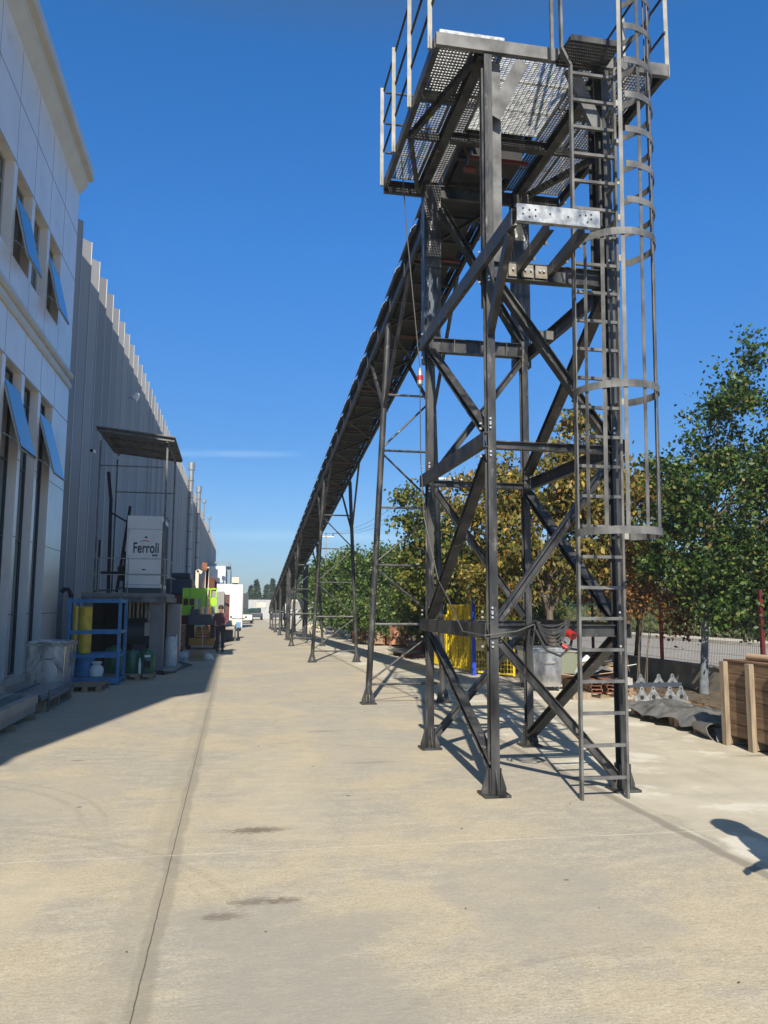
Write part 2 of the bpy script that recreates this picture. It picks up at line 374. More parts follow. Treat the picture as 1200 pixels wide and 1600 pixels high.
    # transverse saw cuts
    for yc, wd, st in ((5.675, 0.006, 0.6), (13.55, 0.012, 0.5), (23.7, 0.02, 0.7), (33.2, 0.03, 0.7), (44.0, 0.04, 0.5)):
        yy = mth('ADD', Y, mth('MULTIPLY', X, 0.016))
        yy = mth('ADD', yy, rng(noise(14), 0.3, 0.7, -0.006, 0.006))
        col = mix(mth('MULTIPLY', band(yc, yy, wd * 0.5, wd * 1.3), mth('MULTIPLY', rng(noise(5), 0.35, 0.5, 0.45, 1), st)), col, (0.66, 0.62, 0.53))
    # dark oil stains
    for sx_, sy_, rx_, ry_, st in ((0.21, 6.19, .24, .09, .8), (0.17, 4.74, .16, .06, .6), (0.34, 4.73, .10, .05, .6), (-0.02, 4.55, .13, .06, .6), (5.93, 8.3, .35, .07, .5), (1.5, 8.6, .3, .07, .3), (-1.6, 9.2, .06, .03, .8), (1.2, 10.8, .25, .08, .35)):
        dx = mth('DIVIDE', mth('SUBTRACT', X, sx_), rx_); dy = mth('DIVIDE', mth('SUBTRACT', Y, sy_), ry_)
        d = mth('SQRT', mth('ADD', mth('MULTIPLY', dx, dx), mth('MULTIPLY', dy, dy)))
        d = mth('ADD', mth('ADD', d, rng(brush, 0.3, 0.7, -0.4, 0.4)), rng(dash, .35, .65, .5, -.5))
        col = mix(mth('MULTIPLY', rng(d, 1.05, 0.55), st), col, (0.12, 0.095, 0.075))
    # tyre arcs
    for cx_, cy_, rr, wdt, a0, sgn, st in ((-3.2, 6.2, 2.15, .028, 6.3, 1, .45), (-3.2, 6.2, 2.32, .02, 6.3, 1, .4), (-2.2, 9.9, 1.55, .03, 10.4, 1, .45), (-2.25, 9.9, 1.43, .02, 10.4, 1, .4),
                                          (-2.3, 4.1, 2.45, .025, 4.2, 1, .4), (-2.3, 4.1, 2.3, .015, 4.2, 1, .3), (-2.5, 14.5, 1.9, .04, 13.8, -1, .4), (3.5, 13.5, 4.4, .05, 16, -1, .25), (1.8, 2.2, 1.6, .03, 3.0, 1, .3), (-1.2, 8.0, 6.0, .05, 6.0, 1, .2)):
        dx = mth('SUBTRACT', X, cx_); dy = mth('SUBTRACT', Y, cy_)
        d = mth('SQRT', mth('ADD', mth('MULTIPLY', dx, dx), mth('MULTIPLY', dy, dy)))
        f = mth('MULTIPLY', band(rr, d, wdt * .6, wdt * 1.6), rng(brush, 0.35, 0.6))
        f = mth('MULTIPLY', f, rng(Y, a0, a0 + .6 * sgn)); col = mix(mth('MULTIPLY', f, st * .6), col, (0.16, 0.145, 0.12))
    # small crumbs
    vor = n.new('ShaderNodeTexVoronoi'); vor.inputs['Scale'].default_value = 1.3; l.new(g.outputs['Position'], vor.inputs[0])
    col = mix(mth('MULTIPLY', rng(vor.outputs['Distance'], 0.035, 0.018), 0.8), col, (0.09, 0.08, 0.07))
    l.new(col, b.inputs['Base Color'])
    bp = n.new('ShaderNodeBump'); bp.inputs['Strength'].default_value = 0.35; bp.inputs['Distance'].default_value = 0.01
    hsum = mth('ADD', mth('MULTIPLY', brush, 0.8), mth('MULTIPLY', grit, 0.5))
    l.new(hsum, bp.inputs['Height']); l.new(bp.outputs[0], b.inputs['Normal'])
    return m
M_GROUND = ground_material()
struct('ground', MB().add([(-700, -100, 0), (700, -100, 0), (700, 1500, 0), (-700, 1500, 0)], [(0, 1, 2, 3)]), M_GROUND)
# dirt verge under the trees inside the wall
vs = []; ys = np.linspace(2, 75, 90)
for i, y in enumerate(ys):
    xe = (7.7 if y < 17 else 6.6) + 0.22 * math.sin(y * 1.9) + 0.15 * math.sin(y * 4.7)
    vs += [(xe, y, 0.004), (9.39, y, 0.004)]
struct('dirt_verge', MB().add(vs, [(2 * i, 2 * i + 1, 2 * i + 3, 2 * i + 2) for i in range(len(ys) - 1)]), M_DIRT)
struct('road', MB().add([(10.2, -30, .004), (23.0, -30, .004), (23.0, 220, .004), (10.2, 220, .004)], [(0, 1, 2, 3)]), M_ASPH)
struct('road_kerb', B(23.0, 23.2, -30, 220, 0, .13), M_PAVE)
struct('pavement', B(23.2, 25.2, -30, 220, 0, .12), M_PAVE)
# grassy bank beyond the road
vs = []; ny = 90
for i in range(ny):
    y = -10 + i * 1.6
    for k, (x, z) in enumerate(((25.2, 0.0), (26.5, 0.55), (28.5, 1.1), (33, 1.4), (60, 1.5))):
        vs.append((x, y, z + (0.12 * math.sin(y * 1.3 + k * 2) + 0.1 * math.sin(y * 2.9 + k)) * (k > 0)))
fs = [(i * 5 + k, i * 5 + k + 1, i * 5 + 6 + k, i * 5 + 5 + k) for i in range(ny - 1) for k in range(4)]
struct('grass_bank', MB().add(vs, fs), mat('bank_soil', (0.07, 0.09, 0.03), (0.13, 0.12, 0.06), rough=1, scale=2))

# ------------------------------------------------------------------ support tower
XL, XR, YF, YB = 2.305, 3.535, 6.95, 9.30
T = thing('support_tower', (2.9, 8.1, 0), 'tall black steel braced tower standing at the near end of the conveyor', 'tower')
LEVELS = (1.44, 3.18, 4.90)
def base_plate(px, py, parent, r=0.12, h=0.24):
    m = B(px - r, px + r, py - r, py + r, 0.004, 0.024)
    m.build('base_plate', M_STEEL, parent)
    g = MB()
    for dx, dy in ((1, 0), (-1, 0), (0, 1), (0, -1)):
        a = 0.045; p = [(a, 0.024), (r * 0.95, 0.024), (r * 0.95, 0.06), (a + .012, h), (a, h)]
        t = 0.005; vs_ = []
        for sgn in (-t, t):
            for u, z in p: vs_.append((px + dx * u + (sgn if dx == 0 else 0), py + dy * u + (sgn if dy == 0 else 0), z))
        k = len(p)
        g.add(vs_, [tuple(range(k)), tuple(range(k, 2 * k))[::-1]] + [(i, (i + 1) % k, (i + 1) % k + k, i + k) for i in range(k)])
    for dx in (-1, 1):
        g.box(px + dx * 0.05 - 0.004, px + dx * 0.05 + 0.004, py - 0.058, py + 0.058, 0.024, h)
    g.build('gusset', M_STEEL, parent)
POSTS = ((XL, YF, 7.17), (XR, YF, 7.05), (XL, YB, 5.25), (XR, YB, 5.0))
for px, py, zt in POSTS:
    MB().sweep(Hs(0.078, 0.11), (px, py, 0.024), (px, py, zt), (1, 0, 0)).build('post', M_STEEL, T)
    base_plate(px, py, T)
# wider upper columns
MB().sweep(Hs(0.17, 0.16, .012, .012), (2.385, 7.09, 4.55), (2.385, 7.09, 7.04), (1, 0, 0)).build('upper_column', M_STEELG, T)
MB().sweep(Hs(0.16, 0.16, .012, .012), (3.545, 7.09, 4.6), (3.545, 7.09, 7.04), (1, 0, 0)).build('upper_column', M_STEEL, T)
MB().box(2.26, 2.475, 9.36, 9.54, 4.7, 7.04).build('upper_column', M_STEELR, T)
MB().box(3.46, 3.665, 9.36, 9.54, 4.7, 7.04).build('upper_column', M_STEELR, T)
def beam(p0, p1, prof, side, m=M_STEEL, name='beam'):
    return MB().sweep(prof, p0, p1, side).build(name, m, T)
# side beams (channels, web outward) at three levels
xo = 0.055
for z in LEVELS[:2]:
    beam((XL - xo - .02, YF - 0.10, z), (XL - xo - .02, YB + 0.10, z), Us(0.05, 0.14), (1, 0, 0))
    beam((XR + xo + .02, YF - 0.06, z), (XR + xo + .02, YB + 0.06, z), Us(0.05, 0.14), (-1, 0, 0))
beam((XL - xo - .02, 6.03, 4.91), (XL - xo - .02, YB + 0.10, 4.91), Us(0.05, 0.15), (1, 0, 0))
beam((XR + xo + .02, YF - 0.05, 4.86), (XR + xo + .02, YB + 0.06, 4.86), Us(0.05, 0.17), (-1, 0, 0))
# front beams
beam((XL + .04, YF, 1.44), (XR - .04, YF, 1.44), Hs(0.075, 0.11), (0, 0, 1) if False else (0, 1, 0))
beam((XL + .04, YF, 3.15), (XR - .04, YF, 3.15), Hs(0.075, 0.075), (0, 1, 0))
beam((XL + .06, YF + .03, 4.86), (XR - .04, YF + .03, 4.86), Hs(0.09, 0.17), (0, 1, 0))
# back beams
beam((XL + .04, YB, 1.44), (XR - .04, YB, 1.44), Hs(0.075, 0.11), (0, 1, 0))
beam((XL + .04, YB, 3.145), (XR - .04, YB, 3.145), Hs(0.075, 0.075), (0, 1, 0))
beam((XL + .04, YB, 4.885), (XR - .04, YB, 4.885), Hs(0.09, 0.18), (0, 1, 0))
stf = MB()
for x in (2.62, 2.95, 3.3):
    stf.box(x - .004, x + .004, YB - .043, YB - .006, 4.805, 4.965)
stf.build('stiffener', M_STEELG, T)
def brace(p0, p1, w=0.085, side=(0, 1, 0), m=M_STEEL, kind='H'):
    pr = Hs(w, 0.075, .009, .007) if kind == 'H' else Us(w, 0.075)
    return beam(p0, p1, pr, side, m, 'brace')
xl, xr = XL, XR
# left face
brace((xl, 9.2, 1.33), (xl, 6.95, 0.24), .09, (1, 0, 0))
brace((xl, 9.22, 1.54), (xl, 7.03, 3.05), .10, (1, 0, 0))
brace((xl, 9.2, 4.78), (xl, 7.05, 3.30), .09, (1, 0, 0))
# back face
brace((2.38, YB, 0.16), (3.46, YB, 1.34), .085)
brace((2.38, YB, 3.06), (3.5, YB, 1.54), .075)
brace((2.38, YB, 3.28), (3.5, YB, 4.74), .07)
brace((2.46, YB, 6.7), (3.50, YB, 5.0), .13)
# front face
brace((2.37, YF, 1.34), (3.48, YF, 0.12), .075, m=M_STEEL)
brace((2.37, YF, 1.54), (3.48, YF, 3.02), .085, m=M_STEELG if False else M_STEEL)
brace((2.40, YF, 4.72), (3.48, YF, 3.26), .10)
# right face
brace((xr, 9.25, 0.14), (xr, 7.02, 1.36), .11, (1, 0, 0))
brace((xr, 9.22, 3.05), (xr, 7.02, 1.54), .11, (1, 0, 0))
brace((xr, 9.2, 3.30), (xr, 7.02, 4.74), .11, (1, 0, 0))
# knee plates below the platform
def knee(x0, x1, y):
    return MB().sweep(Us(0.13, 0.06), (x0, y, 6.42), (x1, y, 7.0), (0, 1, 0)).build('knee_brace', M_STEELG, T)
beam((2.37, YF - .02, 6.40), (2.66, YF - .02, 7.02), Us(0.05, 0.13), (0, 1, 0), M_STEELG, 'knee_brace')
beam((3.47, YF - .02, 6.40), (3.18, YF - .02, 7.02), Us(0.05, 0.13), (0, 1, 0), M_STEELG, 'knee_brace')
# small end platform brackets (stub landing)
beam((2.235, 6.0, 4.935), (2.98, 6.0, 4.935), Us(0.05, 0.15), (0, 1, 0), M_GALV, 'landing_channel')
holes = MB()
for x, z in ((2.29, 4.97), (2.29, 4.92), (2.345, 4.96), (2.345, 4.90), (2.40, 4.965), (2.40, 4.91), (2.53, 4.94), (2.80, 4.955), (2.85, 4.96), (2.90, 4.97), (2.90, 4.93), (2.865, 4.90), (2.69, 4.93)):
    holes.add([(x + .009 * math.cos(a), 5.9725, z + .009 * math.sin(a)) for a in [i * math.pi / 4 for i in range(8)]], [tuple(range(8))])
holes.build('bolt_hole', M_BLACK, T)
for xj, xk in ((2.56, 2.60), (2.88, 2.92)):
    beam((xj, 6.03, 4.88), (xk, 6.92, 4.88), Us(0.05, 0.11), (1, 0, 0), M_STEEL, 'landing_joist')
    gs = MB()
    for yy in (6.3, 6.62):
        x_ = xj + (xk - xj) * (yy - 6.03) / .89
        gs.add([(x_ + .026, yy, 4.83), (x_ + .075, yy, 4.83), (x_ + .026, yy, 4.93), (x_ + .026, yy + .006, 4.83), (x_ + .075, yy + .006, 4.83), (x_ + .026, yy + .006, 4.93)],
               [(0, 1, 2), (5, 4, 3), (0, 3, 4, 1), (1, 4, 5, 2), (2, 5, 3, 0)])
    gs.build('stiffener', M_STEELG, T)
beam((2.235, 6.14, 4.83), (2.30, 6.90, 4.22), Us(0.06, 0.10), (1, 0, 0), M_STEEL, 'landing_strut')
# splice plates + bolts on the mid front beam
pl = MB()
for x0_, x1_ in ((2.50, 2.585), (2.63, 2.75), (2.77, 2.89)):
    pl.box(x0_, x1_, YF - .025, YF - .019, 4.80, 4.925)
pl.build('splice_plate', mat('dull_plate', (.16, .14, .11), (.26, .24, .2), rough=.6, scale=20), T)
bt = MB()
for x in (2.54, 2.66, 2.72, 2.81, 2.85):
    bt.tube((x, YF - .024, 4.87), (x, YF - .045, 4.87), .012, 6)
for px, py in ((XL, YF), (XL, YB), (XR, YF)):
    for z in (1.30, 1.56, 1.61, 3.04, 3.30, 3.35, 4.72, 5.02):
        bt.tube((px - .02, py - .055, z), (px - .02, py - .075, z), .011, 6)
        if px == XL:
            bt.tube((px - .02, py - .055, z + .035), (px - .02, py - .075, z + .035), .011, 6)
            bt.tube((px - .084, py + .0, z + .0), (px - .105, py, z), .011, 6)
bt.build('bolt', M_BOLT, T)
# hanging bracket plate on the right side beam
beam((3.44, 8.3, 4.70), (3.44, 8.3, 4.80), Us(0.02, 0.16), (0, 1, 0), M_STEELG, 'hanger_plate')

# ------------------------------------------------------------------ platform
PX0, PX1, PY0, PY1, PZ = 1.80, 4.20, 6.90, 9.62, 7.06
P = thing('service_platform', (3.0, 8.2, PZ), 'high steel grating platform on top of the black tower', 'platform')
def pb(p0, p1, prof, side, m=M_STEEL, name='joist'):
    return MB().sweep(prof, p0, p1, side).build(name, m, P)
pb((PX0 - .02, PY0, PZ + .065), (PX1 + .02, PY0, PZ + .065), Us(0.05, 0.13), (0, 1, 0), M_STEELG, 'edge_channel')
pb((PX0, PY0 + .03, PZ + .065), (PX0, PY1, PZ + .065), Us(0.05, 0.13), (1, 0, 0), name='edge_channel')
pb((PX1, PY0 + .03, PZ + .065), (PX1, PY1, PZ + .065), Us(0.05, 0.13), (-1, 0, 0), name='edge_channel')
pb((PX0 - .02, PY1 + .02, PZ + .045), (PX1 + .02, PY1 + .02, PZ + .045), Us(0.05, 0.17), (0, -1, 0), name='edge_channel')
pb((2.27, PY0 + .04, PZ + .04), (2.27, PY1, PZ + .04), Hs(0.10, 0.13), (1, 0, 0))
pb((3.56, PY0 + .04, PZ + .04), (3.56, PY1, PZ + .04), Hs(0.10, 0.13), (1, 0, 0))
for y in (7.75, 8.45):
    pb((PX0 + .03, y, PZ + .05), (2.21, y, PZ + .05), Us(0.05, 0.09), (0, 1, 0))
    pb((3.62, y, PZ + .05), (PX1 - .03, y, PZ + .05), Us(0.05, 0.09), (0, 1, 0))
pb((2.33, 8.38, PZ + .02), (3.50, 8.38, PZ + .02), Hs(0.08, 0.12), (0, 1, 0))
for x0_, x1_ in ((2.20, 1.86), (3.62, 4.14)):
    pb((x0_, 7.02, PZ - .01), (x1_, 8.38, PZ - .01), Us(0.05, 0.08), (1, 0, 0), name='diagonal')
    pb((x1_, 8.40, PZ - .012), (x0_, 9.5, PZ - .012), Us(0.05, 0.08), (1, 0, 0), name='diagonal')
M_GRAT = mat('dull_grating_steel', (0.10, 0.10, 0.10), (0.20, 0.20, 0.195), rough=.45, metal=.3, scale=9)
def grating(x0, x1, y0, y1, z, name='grating', m=M_GRAT, sp=0.034, cs=0.042):
    g = MB(); nx = int((x1 - x0) / sp); nyy = int((y1 - y0) / cs)
    for i in range(nx + 1):
        x = x0 + (x1 - x0) * i / nx; g.box(x - .003, x + .003, y0, y1, z, z + .028)
    for j in range(nyy + 1):
        y = y0 + (y1 - y0) * j / nyy; g.box(x0 - .003, x1 + .003, y - .003, y + .003, z + .009, z + .021)
    g.box(x0 - .012, x0 - .004, y0 - .008, y1 + .008, z - .002, z + .03); g.box(x1 + .004, x1 + .012, y0 - .008, y1 + .008, z - .002, z + .03)
    g.box(x0 - .004, x1 + .004, y0 - .012, y0 - .003, z - .002, z + .03); g.box(x0 - .004, x1 + .004, y1 + .003, y1 + .012, z - .002, z + .03)
    return g.build(name, m, P)
for (a, b_) in ((7.0, 7.78), (7.81, 8.57), (8.60, 9.56)):
    grating(1.84, 2.19, a, b_, PZ + .135); grating(2.22, 2.50, a, b_, PZ + .135)
    grating(3.42, 3.80, a, b_, PZ + .135); grating(3.83, 4.16, a, b_, PZ + .135)
for (a, b_) in ((7.0, 7.45), (7.47, 7.92), (7.94, 8.34)):
    grating(2.53, 3.38, a, b_, PZ + .135, sp=.05, cs=.028, m=M_GALV)
grating(1.84, 2.48, 6.94, 7.9, PZ + .175, name='loose_grating', m=M_GALV)
# guard rail
def rail_post(x, y, out):
    MB().sweep(Ls(0.05, 0.045, .005), (x, y, PZ + .04), (x, y, PZ + 1.40), (0, 1, 0)).build('rail_post', M_GALVW, P)
    MB().box(min(x, x + out * .006) , max(x, x + out * .006), y - .055, y + .03, PZ + .03, PZ + .16).build('rail_bracket', M_GALVW, P)
for y in (9.62, 8.84, 7.96, 7.02): rail_post(PX0 - .055, y, -1)
for y in (6.96, 7.85, 8.75, 9.6): rail_post(PX1 + .055, y, 1)
for x in (PX0 - .03, PX1 + .03):
    for z in (PZ + 1.37, PZ + .93, PZ + .52):
        MB().tube((x, PY0 + .02, z), (x, PY1, z), .014).build('rail', M_STEEL, P)
for z in (PZ + 1.37, PZ + .93, PZ + .52):
    MB().tube((PX0, PY1 + .02, z), (2.5, PY1 + .02, z), .014).build('rail', M_STEEL, P)
    MB().tube((3.5, PY1 + .02, z), (PX1, PY1 + .02, z), .014).build('rail', M_STEEL, P)

# ------------------------------------------------------------------ caged ladder
Ld = thing('caged_ladder', (3.2, 6.66, 0), 'grey steel ladder with round safety cage on the front of the tower', 'ladder')
def lx(z, side): return (3.0 + .0085 * z) if side < 0 else (3.425 + .011 * z)
YL = 6.66
for sd_ in (-1, 1):
    pts = [(lx(0, sd_), YL, 0.0), (lx(6.85, sd_), YL, 6.85), (lx(6.85, sd_) + sd_ * .09, YL, 7.02), (lx(6.85, sd_) + sd_ * .09, YL, 8.5)]
    for a, b_ in zip(pts[:-1], pts[1:]):
        MB().sweep(Rs(0.022, 0.05), a, b_, (1, 0, 0)).build('rail', M_STEELG, Ld)
for k in range(25):
    z = .18 + .275 * k
    m = MB().box(lx(z, -1) + .012, lx(z, 1) - .012, YL - .015, YL + .015, z - .014, z + .014)
    if k > 6:
        for j in range(11):
            x = lx(z, -1) + .04 + j * .037
            m.add([(x + .007 * math.cos(a), YL + .008 * math.sin(a), z - .0155) for a in [i * math.pi / 3 for i in range(6)]], [tuple(range(6))])
    m.build('rung', M_STEELG, Ld)
HC, HR = (3.30, 6.46), 0.37
def hoop_pts(a0, a1, z, cx, n=28):
    return [(cx + HR * math.cos(math.radians(a0 + (a1 - a0) * i / n)), HC[1] + HR * math.sin(math.radians(a0 + (a1 - a0) * i / n)), z) for i in range(n + 1)]
def hcx(z): return 3.285 + .012 * z
for z in (2.30, 3.56, 4.93):
    MB().strip(hoop_pts(147, 408, z, hcx(z)), .065, .006).build('hoop', M_STEELG, Ld)
for k in range(7):
    z = 5.22 + .332 * k
    MB().strip(hoop_pts(262, 408, z, hcx(z)), .06, .006).build('hoop', M_STEELG, Ld)
for z in (7.62, 8.3):
    MB().strip(hoop_pts(147, 408, z, hcx(z)), .06, .006).build('hoop', M_STEELG, Ld)
rr_ = random.Random(3)
for a in (170, 200, 228, 256, 285, 318, 352):
    zt = 8.35 if a > 255 else 4.96
    ca, sa = math.cos(math.radians(a)), math.sin(math.radians(a))
    p = (hcx(2.3) + (HR - .012) * ca, HC[1] + (HR - .012) * sa, 2.27); q = (hcx(zt) + (HR - .012) * ca, HC[1] + (HR - .012) * sa, zt)
    MB().sweep(Rs(.006, .034), p, q, (ca, sa, 0)).build('cage_bar', M_STEELG, Ld)
    if a <= 255:
        p = (hcx(7.6) + (HR - .012) * ca, HC[1] + (HR - .012) * sa, 7.6); q = (hcx(8.35) + (HR - .012) * ca, HC[1] + (HR - .012) * sa, 8.35)
        MB().sweep(Rs(.006, .034), p, q, (ca, sa, 0)).build('cage_bar', M_STEELG, Ld)
for z in (5.36, 5.72, 6.12, 6.53, 4.95, 3.55, 2.3, 1.0):
    MB().box(lx(z, 1) + .012, lx(z, 1) + .07, YL - .003, YL + .003, z - .03, z + .03).build('bracket', M_GALVW, Ld)
    MB().box(lx(z, 1) + .02, lx(z, 1) + .055, YL + .005, YF - .055, z - .012, z + .012).build('bracket', M_STEELG, Ld)
    MB().box(lx(z, -1) - .005, lx(z, -1) + .005, YL + .025, YF - .055 if z > 4.5 else YL + .08, z - .012, z + .012).build('bracket', M_STEELG, Ld)
# landing step at the top with perforations
tr = B(3.0, 3.52, 6.50, 6.515, 7.0, 7.06); tr.box(3.0, 3.52, 6.865, 6.88, 7.0, 7.06)
for i in range(27):
    x = 3.0 + i * .02; tr.box(x - .006, x + .006, 6.515, 6.865, 7.035, 7.05)
for j in range(9):
    y = 6.52 + j * .042; tr.box(3.0, 3.52, y - .006, y + .006, 7.036, 7.049)
tr.build('landing_step', M_STEEL, Ld)
MB().sweep(Rs(.03, .03), (2.90, 6.72, 6.92), (2.90, 6.72, 8.4), (1, 0, 0)).build('grab_rail', M_STEELG, Ld)

# ------------------------------------------------------------------ conveyor
def cz(y): return 6.76 - .1207 * (y - 13.65)
CX0, CX1, CY0, CY1 = 2.60, 3.42, 8.15, 60.5
Cv = thing('belt_conveyor', (3.0, 34, 0), 'long black inclined belt conveyor rising from the far yard to the tower', 'conveyor')
def inc(x, y, dz): return (x, y, cz(y) + dz)
for x, sd_ in ((CX0, 1), (CX1, -1)):
    MB().sweep(Us(.05, .12), inc(x, CY0, .06), inc(x, CY1, .06), (sd_, 0, 0)).build('lower_chord', M_CSTEEL, Cv)
    MB().sweep(Rs(.008, .20), inc(x + sd_ * .02, CY0, .25), inc(x + sd_ * .02, CY1, .25), (1, 0, 0)).build('side_plate', M_CSTEEL, Cv)
    MB().sweep(Ls(.05, .05), inc(x, CY0, .36), inc(x, CY1, .36), (sd_, 0, 0)).build('upper_chord', M_CSTEEL, Cv)
    y = CY0 + .3
    while y < CY1:
        MB().sweep(Rs(.05, .012), inc(x - sd_ * .032, y, .0), inc(x - sd_ * .032, y, .36), (0, 1, 0)).build('side_stiffener', M_CSTEEL, Cv); y += 1.2
MB().sweep(Rs(.60, .012), inc(3.01, CY0 + .2, .33), inc(3.01, CY1 - .2, .33), (1, 0, 0)).build('carrying_belt', M_BELT, Cv)
MB().sweep(Rs(.56, .010), inc(2.99, CY0 + .2, .105), inc(2.99, CY1 - .2, .105), (1, 0, 0)).build('return_belt', M_BELT, Cv)
y = CY0 + .4
while y < CY1 - .5:
    MB().sweep(Us(.06, .04), inc(CX0 + .03, y, .03), inc(CX1 - .03, y, .03), (0, 1, 0)).build('cross_member', M_CSTEEL, Cv); y += 0.62
dg = MB(); y = CY0 + .7; i = 0
while y < CY1 - 2.6:
    a, b_ = (CX0 + .03, CX1 - .03) if i % 2 == 0 else (CX1 - .03, CX0 + .03)
    dg.sweep(Ls(.04, .04, .005), inc(a, y, -.01), inc(b_, y + 1.24, -.01), (0, 0, 1)); y += 1.24; i += 1
dg.build('wind_bracing', M_CSTEEL, Cv)
y = 8.9
while y < 58:
    MB().tube(inc(CX0 + .03, y, .075), inc(CX1 - .03, y, .075), .03, 12).build('return_roller', M_DRED if y < 45 else M_BELT, Cv)
    y += 2.7
y = 9.0; i = 0
while y < 58.5:                               # arched hoods, one every 1.2 m
    m = MB(); prof = []
    L = 1.02; na = 12; cx = 3.01; rx = .49; vs = []
    for (yy) in (y, y + L):
        for t in (0.0, .006):
            for k in range(na + 1):
                a = math.pi * k / na; vs.append((cx - (rx - t) * math.cos(a), yy, cz(yy) + .37 + (.24 - t) * math.sin(a)))
    k1 = na + 1; fs = []
    for k in range(na):
        fs += [(k, k + 1, 2 * k1 + k + 1, 2 * k1 + k), (k1 + k, 3 * k1 + k, 3 * k1 + k + 1, k1 + k + 1), (k, k1 + k, k1 + k + 1, k + 1), (2 * k1 + k, 2 * k1 + k + 1, 3 * k1 + k + 1, 3 * k1 + k)]
    fs += [(0, 2 * k1, 3 * k1, k1), (na, k1 + na, 3 * k1 + na, 2 * k1 + na)]
    m.add(vs, fs).build('hood', M_GALV, Cv, smooth=True); y += 1.2; i += 1
# head drum and chute inside the tower
MB().tube((2.64, 8.4, 7.62), (3.38, 8.4, 7.62), .16, 24).build('head_drum', M_BELT, Cv, smooth=True)
MB().box(2.66, 3.30, 8.60, 9.0, 7.02, 7.14).build('chute', M_BELT, Cv); MB().box(2.62, 3.36, 8.55, 8.58, 6.96, 7.0).build('scraper_bar', M_DRED, Cv)
MB().tube((2.57, 8.62, 6.86), (2.70, 8.62, 6.86), .04, 12).build('motor', M_DRED, Cv)

# ------------------------------------------------------------------ trestles
def lerp(a, b, t): return a + (b - a) * t
def trestle(Y, x0, x1, label, pipe=True):
    zt = cz(Y) - .01
    t = thing('conveyor_trestle', ((x0 + x1) / 2, Y, 0), label, 'trestle', 'trestles carrying the conveyor')
    tops = (CX0 + .02, CX1 - .01)
    r = .054
    for xb, xt in ((x0, tops[0]), (x1, tops[1])):
        if pipe: MB().tube((xb, Y, .16), (xt, Y, zt - .06), r, 14).build('leg', M_STEEL, t, smooth=True)
        else: MB().sweep(Hs(.10, .12), (xb, Y, .02), (xt, Y, zt), (1, 0, 0)).build('leg', M_STEEL, t)
        foot = MB().box(xb - .13, xb + .13, Y - .13, Y + .13, 0.004, .024)
        for dx, dy in ((1, 0), (-1, 0), (0, 1), (0, -1)):
            vs_ = []
            for sg in (-.005, .005):
                for u, z in ((.03, .024), (.12, .024), (.12, .05), (.055, .26), (.03, .26)):
                    vs_.append((xb + dx * u + (sg if dx == 0 else 0), Y + dy * u + (sg if dy == 0 else 0), z))
            foot.add(vs_, [(0, 1, 2, 3, 4), (9, 8, 7, 6, 5)] + [(i, (i + 1) % 5, (i + 1) % 5 + 5, i + 5) for i in range(5)])
        foot.build('base_plate', M_STEEL, t)
        if pipe:
            lf = (xt - xb) / (zt - .06 - .16)
            zb = max(zt - 1.55, .6); sp_ = min(1.8, zb); xs = xb + lf * (zb - .16)
            for dy in (-1, 1):
                MB().sweep(Us(.05, .05, .006), (xs, Y + dy * .05, zb), inc(xt, Y + dy * sp_, .0), (1, 0, 0)).build('strut', M_STEEL, t)
            MB().box(xt - .03, xt + .03, Y - .05, Y + .05, zt - .06, zt + .005).build('cap', M_STEELG, t)
    zs = [z for z in [.33 + 1.02 * k for k in range(7)] if z < zt - .8]
    def lxp(z): return lerp(x0, tops[0], z / zt)
    def rxp(z): return lerp(x1, tops[1], z / zt)
    for i, z in enumerate(zs):
        MB().tube((lxp(z) + .04, Y, z), (rxp(z) - .04, Y, z), .021, 8).build('tie', M_STEELG if i % 2 else M_STEEL, t, smooth=True)
        if i + 1 < len(zs):
            a, b_ = ((lxp, .04), (rxp, -.04)) if i % 2 == 0 else ((rxp, -.04), (lxp, .04))
            MB().tube((a[0](z) + a[1], Y, z + .08), (b_[0](zs[i + 1]) + b_[1], Y, zs[i + 1] - .08), .018, 8).build('diagonal', M_STEEL, t, smooth=True)
    return t
trestle(13.65, 2.30, 3.62, 'tallest splayed pipe trestle under the conveyor, nearest the braced tower')
trestle(23.9, 2.33, 3.66, 'second pipe trestle from the braced tower, with splayed legs on the sunlit concrete')
trestle(33.6, 2.40, 3.70, 'third pipe trestle from the braced tower, just in front of the take-up tower')
trestle(46.3, 2.62, 3.5, 'slim post trestle just beyond the take-up tower', False)
trestle(51.3, 2.64, 3.5, 'second slim post trestle beyond the take-up tower', False)
trestle(55.3, 2.66, 3.5, 'short slim post trestle, second from the conveyor tail', False)
trestle(58.9, 2.66, 3.5, 'shortest slim post trestle at the conveyor tail', False)
# take-up tower with counterweight
Tt = thing('take_up_tower', (3.05, 39.8, 0), 'square black steel tower under the conveyor holding a grey counterweight box', 'tower')
for x in (2.66, 3.5):
    for y in (39.3, 40.5):
        MB().sweep(Hs(.14, .14), (x, y, .02), (x, y, cz(y)), (1, 0, 0)).build('post', M_STEEL, Tt)
        MB().box(x - .16, x + .16, y - .16, y + .16, .004, .024).build('base_plate', M_STEEL, Tt)
for z in (.35, 1.25, 2.35, 3.3):
    for y in (39.3, 40.5): MB().sweep(Us(.05, .09), (2.73, y, z), (3.43, y, z), (0, 1, 0)).build('beam', M_STEEL, Tt)
for z0_, z1_ in ((.4, 1.2), (2.4, 3.25)):
    MB().sweep(Ls(.05, .05), (2.73, 39.28, z0_), (3.43, 39.28, z1_), (0, 1, 0)).build('brace', M_STEEL, Tt)
cb = MB().box(2.76, 3.40, 39.4, 40.35, 1.5, 1.9); cb.build('counterweight_box', M_CONC, Tt)
